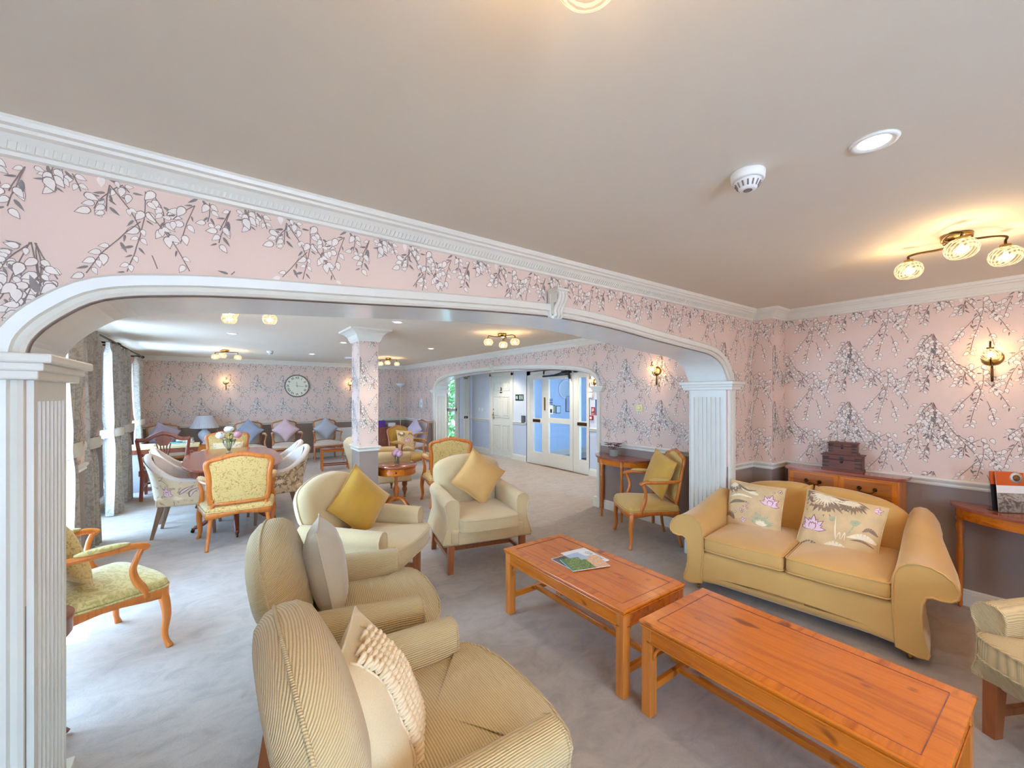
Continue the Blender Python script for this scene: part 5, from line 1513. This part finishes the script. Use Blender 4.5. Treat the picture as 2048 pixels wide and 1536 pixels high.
# side tables
def nest(label, x, y, rz, w, d_, h):
    t = thing('small_table', label, 'side table', (x, y, 0), rz, 'small brown side tables')
    MB().box(-w / 2, w / 2, -d_ / 2, d_ / 2, h - .02, h).build('tabletop', M['mahog'], t, bev=.003)
    MB().box(-w / 2 + .02, w / 2 - .02, -d_ / 2 + .02, d_ / 2 - .02, h - .06, h - .02).build('apron', M['yewx'], t)
    for sx in (-1, 1):
        for sy in (-1, 1): MB().taper((sx * (w / 2 - .025), sy * (d_ / 2 - .025), 0), .017, (sx * (w / 2 - .025), sy * (d_ / 2 - .025), h - .02), .02).build('leg', M['yewz'], t)
    for sy in (-1, 1): MB().box(-w / 2 + .03, w / 2 - .03, sy * (d_ / 2 - .025) - .008, sy * (d_ / 2 - .025) + .008, .10, .125).build('stretcher', M['mahogz'], t)
    return t
nest('small brown table in front of the chair with the silver-grey cushion', 2.03, 9.17, -.10, .56, .28, .445)
nest('small brown table mostly hidden behind the right-hand tub chairs', 1.12, 8.95, 0, .48, .40, .455)
lt = thing('lamp_table', 'small yew table under the table lamp', 'side table', (-.19, 10.85, 0))
MB().box(-.22, .22, -.20, .20, .50, .52).build('tabletop', M['yewx'], lt, bev=.003)
MB().box(-.20, .20, -.18, .18, .38, .50).build('drawer', M['chairwood'], lt, bev=.003)
for sx in (-1, 1):
    for sy in (-1, 1): MB().taper((sx * .18, sy * .16, 0), .012, (sx * .18, sy * .16, .38), .018).build('leg', M['yewz'], lt)
tl_ = thing('table_lamp', 'unlit table lamp with grey pleated shade and white ceramic base', 'lamp', (-.19, 10.85, .52))
MB().lathe([(.0, 0), (.05, 0), (.055, .012), (.03, .03), (.05, .07), (.10, .14), (.115, .20), (.10, .25), (.055, .29), (.06, .31), (.02, .32), (0, .325)], 28).build('base', M['ceram'], tl_)
V = []; mb = MB(); n = 96
for z, r in ((.34, .25), (.60, .135)):
    for i in range(n): q = r * (1 + (.012 if i % 2 else -.012)); V.append((q * math.cos(2 * PI * i / n), q * math.sin(2 * PI * i / n), z))
mb.add(V, [(i, (i + 1) % n, n + (i + 1) % n, n + i) for i in range(n)]); mb.build('lamp_shade', M['shade'], tl_)
MB().tube([(0, 0, .32), (0, 0, .58)], .006, 6).build('stem', M['brass'], tl_)

# drum table with vase
dm = thing('drum_table', 'round yew drum table with a drawer, right of the column', 'side table', (1.97, 5.42, 0))
MB().lathe([(0, .595), (.255, .595), (.272, .602), (.275, .612), (.270, .62), (0, .62)], 40).build('tabletop', M['mahog'], dm)
MB().lathe([(0, .50), (.252, .50), (.256, .505), (.256, .595), (0, .595)], 40).build('drum', M['yewx'], dm)
ang = math.atan2(-5.42, -1.97)
for k in (0,):
    mb = MB(); a0 = ang - .40; V = []
    for i in range(9):
        a = a0 + .8 * i / 8
        V += [(.2585 * math.cos(a), .2585 * math.sin(a), .515), (.2585 * math.cos(a), .2585 * math.sin(a), .585)]
    mb.add(V, [(2 * i, 2 * i + 2, 2 * i + 3, 2 * i + 1) for i in range(8)])
    dr = mb.build('drawer', M['yew'], dm)
    MB().lathe([(0, 0), (.011, 0), (.012, .012), (0, .018)], 10, 0, TR(.2585 * math.cos(ang), .2585 * math.sin(ang), .55) @ RZ(ang) @ RY(PI / 2)).build('knob', M['brassd'], dr)
MB().lathe([(.03, .13), (.035, .16), (.028, .20), (.036, .25), (.042, .30), (.022, .34), (.026, .38), (.018, .42), (.026, .46), (.05, .50)], 16).build('stem', M['yewz'], dm)
for k in range(4):
    a = k * PI / 2 + .5; MB().tube(cr([(0, 0, .17), (.10 * math.cos(a), .10 * math.sin(a), .16), (.20 * math.cos(a), .20 * math.sin(a), .07), (.26 * math.cos(a), .26 * math.sin(a), .014)], 4), [.024, .024, .024, .024, .022, .021, .020, .018, .017, .016, .015, .014, .013], 8).build('foot', M['yewz'], dm)
v2 = thing('flower_vase', 'glass of pink flowers on the round drum table', 'vase of flowers', (1.96, 5.36, .62))
MB().lathe([(0, .004), (.030, .004), (.032, .012), (.042, .10), (.046, .13), (.044, .13), (.038, .08), (.028, .014), (0, .012)], 20).build('glass', M['vglass'], v2)
mb = MB()
for k, (x, y, z) in enumerate(((-.03, 0, .15), (.03, -.02, .15), (0, .01, .18), (.01, -.05, .14), (-.01, .04, .145), (.045, .02, .13))): rose(mb, (x, y, z), .042, 0, 20 + k)
mb.build('pink_blooms', plain('peony_pink', (224, 180, 200), .6, .1), v2)['kind'] = 'stuff'
MB().tube([(0, 0, .02), (.01, 0, .15)], .004, 5).tube([(-.01, 0, .02), (-.02, .01, .15)], .004, 5).tube([(.01, .01, .02), (.02, -.01, .15)], .004, 5).build('stems', M['leafd'], v2)

# dark cabinet with purple box and papers, radiator
cbx = thing('cabinet', 'dark low cabinet in the far corner under a purple box', 'cabinet', (3.55, 10.85, 0))
MB().box(-.38, .38, -.20, .22, .05, .70).build('body', M['mahogz'], cbx, bev=.004)
MB().box(-.40, .40, -.22, .24, .70, .725).build('top', M['mahog'], cbx, bev=.003)
for s in (-1, 1): 
    d_ = MB().box(s * .19 - .17, s * .19 + .17, -.212, -.20, .09, .67).build('door', M['mahogz'], cbx, bev=.003)
    MB().lathe([(0, 0), (.012, 0), (.012, .015), (0, .018)], 10, 0, TR(s * .04, -.212, .4) @ RX(PI / 2)).build('knob', M['brass'], d_)
pb = thing('storage_box', 'purple storage box on the dark corner cabinet', 'box', (3.44, 10.80, .725))
pm = plain('purple_card', (92, 44, 142), .5, .1)
MB().box(-.15, .15, -.11, .11, 0, .13).build('body', pm, pb, bev=.003); MB().box(-.155, .155, -.115, .115, .13, .165).build('lid', pm, pb, bev=.003)
for lab, x, z, w, h, r in (('loose white papers on the purple box', 3.40, .891, .24, .03, .3), ('stack of white papers beside the purple box', 3.78, .726, .20, .09, .05)):
    p_ = thing('paper_stack', lab, 'papers', (x, 10.80, z), r, 'white papers on the corner cabinet')
    for k in range(5):
        MB().box(-w / 2 + .004 * (k % 2), w / 2 - .005 * (k % 3), -.09, .09 - .004 * k, k * h / 5, (k + 1) * h / 5 - .001).build('sheet', M['wplas'], p_)
rad = thing('radiator', 'white panel radiator on the clock wall behind the column', 'radiator', (2.95, 11.17, 0))
mb = MB().box(-.50, .50, -.06, -.02, .15, .72)
for k in range(24): mb.box(-.48 + k * .04, -.46 + k * .04, -.068, -.06, .19, .68)
mb.build('panel', M['wplas'], rad, bev=.003)
MB().lathe([(0, 0), (.02, 0), (.02, .06), (0, .07)], 12, 0, TR(-.53, -.04, .20)).tube([(-.53, -.04, 0), (-.53, -.04, .2), (-.5, -.04, .2)], .008, 6).build('valve', M['wplas'], rad)

# ------------------------------------------------------------------ lamps
def point(name, loc, e, r=.03, col=(1.0, .66, .33), par=None, spot=None):
    d = bpy.data.lights.new(name, 'SPOT' if spot else 'POINT'); d.energy = e; d.color = col; d.shadow_soft_size = r
    if spot: d.spot_size = spot; d.spot_blend = .6
    o = bpy.data.objects.new(name, d); COL.objects.link(o); o.location = loc
    if par: o.parent = par
    return o
LAMP_E, SCON_E, DOWN_E = 5.5, 4.0, 26.0
def globe(mb_mat_parent, c, r=.062, shade_name='glass_shade'):
    par = mb_mat_parent
    pr = [(r * .30, r * .72), (r * .62, r * .64), (r * .90, r * .38), (r, 0), (r * .93, -r * .32), (r * .78, -r * .56), (r * .60, -r * .70)]
    g = MB().lathe(pr, 28, 0, None, True, c)
    g.f = [f for f in g.f if len(f) == 4]; g.m = g.m[:len(g.f)]; g.s = g.s[:len(g.f)]
    g.build(shade_name, M['lamp'], par)
    MB().lathe([(0, -.020), (.010, -.016), (.013, -.004), (.009, .012), (.005, .02), (0, .02)], 12, 0, None, True, c).build('bulb', M['bulb'], par)
    MB().lathe([(.006, r * .95), (.02, r * .90), (r * .34, r * .72), (r * .34, r * .66), (0, r * .66)], 14, 0, None, True, c).build('cap', M['brass'], par)
def ceiling_fitting(label, x, y, a0, e=4.0, R=.20):
    t = thing('ceiling_light', label, 'ceiling light', (x, y, H), 0, 'three-globe brass ceiling lights')
    MB().lathe([(0, -.034), (.05, -.034), (.058, -.030), (.060, -.004), (.052, 0), (0, 0)], 28).build('ceiling_rose', M['brass'], t)
    MB().lathe([(0, -.046), (.045, -.046), (.05, -.042), (.05, -.034), (0, -.034)], 28).build('rose_disc', M['brassd'], t)
    for k in range(3):
        a = a0 + k * 2 * PI / 3; c = (R * math.cos(a), R * math.sin(a), -.125)
        pts = cr([(.02 * math.cos(a - .9), .02 * math.sin(a - .9), -.040), (R * .5 * math.cos(a - .55), R * .5 * math.sin(a - .55), -.042), (R * .9 * math.cos(a - .18), R * .9 * math.sin(a - .18), -.038), (R * math.cos(a), R * math.sin(a), -.050), (c[0], c[1], -.066)], 5)
        ar = MB().tube(pts, .0055, 8).build('arm', M['brassd'], t)
        globe(ar, c)
        point('lamp_light', (c[0], c[1], c[2] + .005), e, .03, par=t)
    return t
ceiling_fitting('three-globe brass ceiling light at the right, near the papered corner', 3.05, .39, 1.25, LAMP_E)
ceiling_fitting('three-globe brass ceiling light at the top edge, one globe showing', .33, .34, .68, LAMP_E)
ceiling_fitting('three-globe brass ceiling light just beyond the near arch, partly hidden by it', .20, 4.34, .0)
ceiling_fitting('three-globe brass ceiling light in front of the clock wall, left', .14, 9.03, .3)
ceiling_fitting('three-globe brass ceiling light in front of the lobby arch', 3.08, 4.52, .9)
ceiling_fitting('three-globe brass ceiling light right of the column', 3.06, 8.90, .1)

ceiling_fitting('added three-globe fill light behind the viewer, over the sofa side', 3.05, -1.5, 1.0, 22)  # unseen fitting added behind the camera for warm fill
ceiling_fitting('added three-globe fill light behind the viewer, over the window side', .2, -1.5, .4, 24)  # second added fill fitting, out of frame
def downlight(label, x, y, e=DOWN_E):
    t = thing('downlight', label, 'downlight', (x, y, H), 0, 'recessed ceiling downlights')
    MB().lathe([(.042, -.002), (.050, -.007), (.060, -.007), (.064, 0), (.040, 0)], 32).build('bezel', M['wplas'], t)
    MB().lathe([(.040, -.0035), (.034, -.004), (0, -.004)], 24, cap=False).build('lens', M['led'], t)
    point('downlight_light', (0, 0, -.02), e, .03, (1, .93, .80), t, 2.2)
for lab, x, y in (('recessed downlight, largest one beside the near smoke alarm', 1.72, .402), ('recessed downlight in the ceiling just right of the column capital', 1.65, 4.49), ('recessed downlight just left of the column', 1.61, 6.72),
                  ('recessed downlight above the clock', 1.55, 8.97), ('recessed downlight in front of the far arch cornice', 3.06, 6.70), ('recessed downlight above the dining table, left', .18, 6.60)):
    downlight(lab, x, y)
for y, w_ in ((4.2, 'nearest'), (6.2, 'middle'), (8.2, 'farthest')): downlight('added lobby fill downlight hidden behind the far arch, %s of three' % w_, 5.2, y, 60)  # unseen downlights added to brighten the dim lobby
def smoke(label, x, y):
    t = thing('smoke_alarm', label, 'smoke alarm', (x, y, H), 0, 'white ceiling smoke alarms')
    MB().lathe([(0, 0), (.055, 0), (.057, -.004), (.055, -.028), (.050, -.031), (.045, -.031), (0, -.031)], 32).build('base', M['wplas'], t)
    MB().lathe([(.044, -.031), (.040, -.040), (.028, -.062), (.024, -.064), (0, -.064)], 32).build('sensor_head', M['wplas'], t)
    mb = MB()
    for k in range(14):
        a = k * 2 * PI / 14
        mb.tube([(.0415 * math.cos(a), .0415 * math.sin(a), -.040), (.0325 * math.cos(a), .0325 * math.sin(a), -.057)], .0028, 4)
    mb.lathe([(.010, -.0645), (.015, -.0645), (.015, -.0655), (.010, -.0655)], 16).build('vents', M['leafd'], t)
smoke('white smoke alarm on the near ceiling', 1.585, .728)
smoke('small white smoke alarm in front of the clock wall', .816, 8.81)
smoke('small white smoke alarm just beyond the near arch', 2.59, 3.59)
sp = thing('ceiling_speaker', 'flat white ceiling disc just left of the column', 'ceiling disc', (2.38, 9.3, H))
MB().lathe([(0, -.03), (.10, -.03), (.13, -.012), (.135, 0), (0, 0)], 28).build('disc', M['wplas'], sp)
MB().lathe([(.03, -.031), (.09, -.031), (.09, -.033), (.03, -.033)], 24).build('grille', M['ceram'], sp)

def sconce(label, x, y, z, rz, e=SCON_E):
    """wall bracket; local -y points into the room"""
    t = thing('wall_light', label, 'wall light', (x, y, z), rz, 'brass wall lights with one globe')
    MB().lathe([(0, 0), (.052, 0), (.056, .004), (.050, .010), (.030, .016), (0, .018)], 28, 0, TR(0, -.0005, -.02) @ RX(PI / 2)).build('backplate', M['brass'], t)
    ar = MB().tube(cr([(0, -.012, -.05), (0, -.045, -.075), (0, -.085, -.06), (0, -.11, .0), (0, -.115, .05), (0, -.11, .085), (0, -.10, .082)], 5), .005, 8).build('arm', M['brassd'], t)
    MB().tube([(0, -.02, -.06), (0, -.02, -.15), (0, -.02, -.19)], [.005, .008, .006], 8).build('drop_rod', M['brassd'], t)
    globe(t, (0, -.11, .0), .052)
    point('lamp_light', (0, -.11, .003), e, .03, par=t)
sconce('brass wall light on the papered wall above the right-hand console', 4.5, .40, 1.835, -PI / 2)
sconce('brass wall light right of the lobby arch, above the thermostat', 4.33, 3.03, 1.86, -PI / 2)
sconce('brass wall light on the clock wall, left of the clock', .187, 11.2, 1.86, 0)
sconce('brass wall light on the clock wall, between clock and column', 2.84, 11.2, 1.86, 0)
sconce('brass wall light in the lobby beside the red fire notices', 5.86, 5.47, 1.82, -PI / 2)

# ------------------------------------------------------------------ things on the walls
ck = thing('wall_clock', 'round cream wall clock with roman numerals on the far wall', 'clock', (1.605, 11.2, 1.772))
fc = lambda z: TR(0, 0, 0) @ RX(PI / 2)
MB().lathe([(0, 0), (.268, 0), (.274, .01), (.270, .030), (.258, .036), (.248, .030), (.246, .018), (0, .018)], 56, 0, RX(PI / 2)).build('case', plain('grey_clock_rim', (120, 118, 108), .4), ck)
MB().lathe([(.246, .0182), (.246, .0195), (0, .0195)], 56, 0, RX(PI / 2), False).build('face', plain('clock_face', (232, 228, 204), .6, .03), ck)
for k, w in enumerate(('XII', 'I', 'II', 'III', 'IV', 'V', 'VI', 'VII', 'VIII', 'IX', 'X', 'XI')):
    a = -k * PI / 6
    cu = bpy.data.curves.new('numeral', 'FONT'); cu.body = w; cu.size = .072; cu.align_x = 'CENTER'; cu.align_y = 'CENTER'; cu.extrude = .0006; cu.offset = .0012
    o = bpy.data.objects.new('numeral', cu); cu.materials.append(M['iron'])
    rr_ = .196; o = text_mesh(o, 'numeral'); o.parent = ck; o.matrix_basis = TR(-rr_ * math.sin(a), -.0195, rr_ * math.cos(a)) @ RX(PI / 2) @ RZ(a)
def hand(L, w, a, nm): MB().prism([(-w, -.03), (w, -.03), (w * .5, L), (-w * .5, L)], 0, .002, 0, TR(0, -.023, 0) @ RX(PI / 2) @ RZ(a)).build(nm, M['iron'], ck)
hand(.15, .004, -PI / 2 - .06, 'minute_hand'); hand(.10, .0045, .12, 'hour_hand')

th = thing('thermostat', 'small cream square thermostat on the papered wall by the far console', 'thermostat', (4.33, 3.285, 1.387), -PI / 2)
MB().box(-.05, .05, -.018, 0, -.048, .048).build('case', M['cream'], th, bev=.005)
MB().lathe([(.0, 0), (.026, 0), (.026, .006), (.022, .010), (0, .010)], 24, 0, TR(0, -.018, 0) @ RX(PI / 2)).build('dial', M['cream'], th)
ph = thing('intercom', 'white intercom handset on the wall by the far corner', 'intercom', (4.33, 10.03, 1.33), -PI / 2)
MB().box(-.05, .05, -.03, 0, -.12, .12).build('case', M['wplas'], ph, bev=.008); MB().box(-.04, -.005, -.055, -.03, -.10, .10).build('handset', M['wplas'], ph, bev=.008); MB().box(.01, .04, -.032, -.03, -.03, .03).build('keys', M['leafd'], ph)
ul = thing('floor_lamp', 'tall white uplighter floor lamp in the far corner', 'lamp', (4.10, 10.95, 0))
MB().lathe([(0, 0), (.13, 0), (.13, .012), (.03, .03), (0, .03)], 28).build('base', M['wplas'], ul); MB().tube([(0, 0, .02), (0, 0, 1.78)], .011, 10).tube([(0, 0, 1.30), (0, 0, 1.38)], .018, 10).build('pole', M['cream'], ul)
MB().lathe([(.01, 1.74), (.03, 1.76), (.10, 1.81), (.135, 1.865), (.13, 1.865), (.09, 1.82), (0, 1.79)], 28).build('lamp_shade', M['ceram'], ul)
so = thing('socket', 'white double wall socket beside the chair with the lilac cushion', 'socket', (-.46, 11.2, .60))
MB().box(-.075, .075, -.012, 0, -.045, .045).build('plate', M['wplas'], so, bev=.003); MB().box(-.05, -.02, -.014, -.012, -.02, .02).box(.02, .05, -.014, -.012, -.02, .02).build('sockets', M['leafd'], so)

LW = lambda y, z: TR(5.86, y, z) @ RZ(-PI / 2)
es = thing('exit_sign', 'green and white running-man exit sign on the lobby wall', 'sign', M=LW(7.87, 1.492))
gm = plain('sign_green', (22, 62, 50), .5, .02)
MB().box(-.16, .16, -.006, 0, -.075, .075).build('panel', gm, es)
mb = MB(); q = -.0068
mb.box(.01, .045, q, -.006, -.045, .05); 
for z in (-.03, -.005, .02): mb.box(-.13, -.055, q, -.006, z, z + .012)
mb.box(.09, .12, q, -.006, .03, .05); mb.prism([(.085, .025), (.12, .025), (.125, -.01), (.14, -.05), (.125, -.05), (.108, -.01), (.09, -.05), (.078, -.05), (.092, 0)][::-1], .006, .0068, 0, RX(PI / 2)); mb.box(-.135, -.12, q, -.006, -.03, .03)
mb.build('pictogram', M['wplas'], es)
kp = thing('keypad', 'dark grey entry keypad left of the glazed screen', 'keypad', M=LW(7.70, .985))
MB().box(-.065, .065, -.03, 0, -.085, .085).build('case', plain('slate_plastic', (62, 70, 88), .4, .05), kp, bev=.005)
mb = MB()
for i in range(3):
    for j in range(4): mb.box(-.042 + i * .033, -.020 + i * .033, -.034, -.03, -.06 + j * .034, -.038 + j * .034)
mb.build('keys', M['leafd'], kp)
sw = thing('light_switch', 'pair of white switch plates in the lobby, left of the door', 'switch', M=LW(9.55, 1.16)); 
for x in (-.16, .0): MB().box(x - .045, x + .045, -.01, 0, -.045, .045).build('plate', M['wplas'], sw, bev=.003)
red = plain('sign_red', (156, 26, 22), .5, .03)
fs = thing('fire_notice', 'red fire action notice with white figure in the lobby', 'sign', M=LW(5.515, 1.245))
MB().box(-.05, .05, -.004, 0, -.075, .075).build('panel', red, fs); mb = MB().box(-.03, -.008, -.005, -.004, -.01, .05).box(.005, .022, -.005, -.004, .0, .055).box(-.035, .03, -.005, -.004, -.045, -.04).box(-.035, .03, -.005, -.004, -.06, -.055).build('print', M['wplas'], fs)
fc_ = thing('fire_call_point', 'red break-glass fire call point in the lobby', 'fire alarm', M=LW(5.55, 1.115))
MB().box(-.045, .045, -.03, 0, -.045, .045).build('case', red, fc_, bev=.005); MB().box(-.026, .026, -.032, -.03, -.022, .022).build('glass_tile', M['wplas'], fc_)
bs = thing('blue_notice', 'tall blue notice with red foot beside the lobby pilaster', 'sign', M=LW(5.40, 1.315))
MB().box(-.055, .055, -.004, 0, -.15, .15).build('panel', plain('sign_blue', (36, 74, 132), .5), bs); MB().box(-.05, .05, -.005, -.004, -.145, -.10).build('red_foot', red, bs)
MB().lathe([(0, 0), (.025, 0), (.025, .001), (0, .001)], 18, 0, TR(0, -.004, .11) @ RX(PI / 2)).build('roundel', M['wplas'], bs)
hd = thing('door_sounder', 'white alarm sounder box with cable trunking above the fire notices', 'alarm', M=LW(5.56, 1.60))
MB().box(-.05, .05, -.04, 0, -.10, .0).box(-.05, .05, -.04, 0, .01, .10).build('case', M['wplas'], hd, bev=.004); MB().box(-.012, .012, -.012, 0, .10, .66).build('trunking', M['wplas'], hd)
# vestibule wall pieces (wall at y = 7.94)
pm_ = thing('round_mirror', 'round white-framed disc on the vestibule wall behind the glass', 'mirror', (7.406, 7.94, 1.70))
MB().lathe([(0, 0), (.25, 0), (.26, .01), (.25, .02), (.22, .018), (0, .018)], 40, 0, RX(PI / 2)).build('frame', M['wplas'], pm_)
MB().lathe([(.215, .0182), (.215, .020), (0, .020)], 40, 0, RX(PI / 2), False).build('disc', M['ceram'], pm_)
for lab, x, z, w, h, c_ in (('grey poster in a frame on the vestibule wall', 7.58, 1.32, .36, .42, (176, 186, 204)), ('small white notice on the vestibule wall', 7.14, 1.18, .16, .20, (236, 240, 246)), ('small yellow leaflet rack on the vestibule wall', 6.98, 1.20, .10, .20, (214, 214, 130)),
                            ('white document frame seen through the right side light', 8.40, 1.44, .16, .24, (236, 240, 240)), ('lower grey document frame seen through the right side light', 8.42, 1.14, .16, .24, (190, 200, 206))):
    f_ = thing('framed_notice', lab, 'notice', (x, 7.94, z), 0, 'notices on the vestibule wall')
    MB().box(-w / 2, w / 2, -.02, 0, -h / 2, h / 2).build('frame', M['leafd'], f_, bev=.003)
    MB().box(-w / 2 + .02, w / 2 - .02, -.022, -.02, -h / 2 + .02, h / 2 - .02).build('sheet', plain('sheet_' + str(c_[0]) + str(c_[2]), c_, .5, .02), f_)
stk = thing('door_sticker', 'black and white notices stuck to the glass door', 'sticker', M=LW(6.72, 1.22))
mb = MB()
for k in range(4): mb.box(-.05, .05, -.012, -.011, .13 + k * .035, .145 + k * .035)
mb.build('lines', M['iron'], stk); MB().box(-.06, .06, -.012, -.011, -.08, .11).build('sheet', M['wplas'], stk); MB().box(-.03, .03, -.0125, -.012, -.05, .03).build('photo', M['iron'], stk)

# ------------------------------------------------------------------ curtains
def curtain(label, x, y0, y1, ztop, ztie, ytie, wt, amp, mt, seed, group, face=1):
    t = thing('curtain', label, 'curtain', (x, (y0 + y1) / 2, 0), 0, group); ym = (y0 + y1) / 2; rn = random.Random(seed)
    ph = rn.uniform(0, 6); NP = max(4, int((y1 - y0) / .085))
    def prof(v):
        z = .012 + (ztop - .012) * v
        if z > ztie: k = (z - ztie) / (ztop - ztie); w = wt + ((y1 - y0) - wt) * (k ** .55); c = ytie + (ym - ytie) * k ** .8
        else: k = 1 - z / ztie; w = wt + ((y1 - y0) * .85 - wt) * (k ** .6); c = ytie + (ym - ytie) * .6 * k ** .8
        return z, w, c
    def f(u, v):
        z, w, c = prof(v); am = amp * (.75 + .3 * math.sin(u * 7 + seed)) * (1.0 if z < ztop - .08 else .55)
        tie = math.exp(-((z - ztie) / .10) ** 2)
        s = math.sin(u * 2 * PI * NP + ph + .5 * math.sin(v * 3 + u * 4))
        return (am * (1 - .35 * tie) * s + .012 * math.sin(v * 5 + u * 3), c - ym + (u - .5) * w, z)
    MB().grid(f, NP * 10 + 1, 34).build('fabric', M[mt], t)
    z, w, c = prof((ztie - .012) / (ztop - .012))
    mb = MB(); V = []; n = 28
    for zz, k in ((-.055, 1.0), (.0, 1.03), (.055, 1.0)):
        for i in range(n):
            a = 2 * PI * i / n; V.append(((amp + .02) * 1.05 * k * math.cos(a), c - ym + (w / 2 + .015) * k * math.sin(a), ztie + zz + .02 * math.cos(a)))
    mb.add(V, [(L * n + i, L * n + (i + 1) % n, (L + 1) * n + (i + 1) % n, (L + 1) * n + i) for L in range(2) for i in range(n)], 0, True)
    mb.build('tieback', M['curtl'], t)
    mb = MB()
    for k in range(NP): yy = -(y1 - y0) / 2 + (k + .5) * (y1 - y0) / NP; mb.tube([(0, yy, ztop - .02), (0, yy, ztop + .03)], .004, 5)
    mb.build('hooks', M['brassd'], t)
gc = 'silver damask curtains along the window wall'
curtain('pale curtain nearest us, just behind the left pilaster', -.90, 4.28, 4.74, 2.20, 1.12, 4.52, .20, .045, 'curt', 1, gc)
curtain('curtain at the near side of the garden doors, hidden behind the pilaster', -.90, 2.45, 2.80, 2.20, 1.12, 2.6, .16, .05, 'curt', 2, gc)
curtain('shadowed brown-looking curtain beyond the short papered pier', -1.05, 5.60, 6.20, 2.22, 1.06, 5.85, .30, .075, 'curt', 3, gc)
curtain('bright sunlit curtain in the middle of the window wall', -1.10, 7.20, 7.82, 2.22, 1.06, 7.45, .28, .09, 'curt', 4, gc)
curtain('darker curtain close behind the bright sunlit one', -1.08, 8.02, 8.50, 2.22, 1.06, 8.25, .28, .075, 'curt', 5, gc)
curtain('last pale curtain in the corner by the clock wall', -1.12, 9.62, 10.10, 2.22, 1.06, 9.9, .24, .06, 'curt', 6, gc)
for lab, a, b, xx in (('black curtain pole over the middle glazed doors', 5.55, 7.80, -1.10), ('black curtain pole over the far glazed doors', 7.95, 10.2, -1.10), ('black curtain pole over the garden doors', 2.3, 4.95, -.90)):
    p_ = thing('curtain_pole', lab, 'curtain pole', (xx, (a + b) / 2, 2.255), 0, 'black curtain poles')
    L = (b - a) / 2
    MB().tube([(0, -L, 0), (0, L, 0)], .012, 10).build('pole', M['iron'], p_)
    for s in (-1, 1):
        MB().lathe([(0, 0), (.02, .01), (.026, .03), (.02, .05), (0, .065)], 14, 0, TR(0, s * L, 0) @ RX(-s * PI / 2)).build('finial', M['iron'], p_)
        MB().box(-.19 if xx < -1 else -.09, .0, s * (L - .12) - .01, s * (L - .12) + .01, -.012, .012).build('bracket', M['iron'], p_)
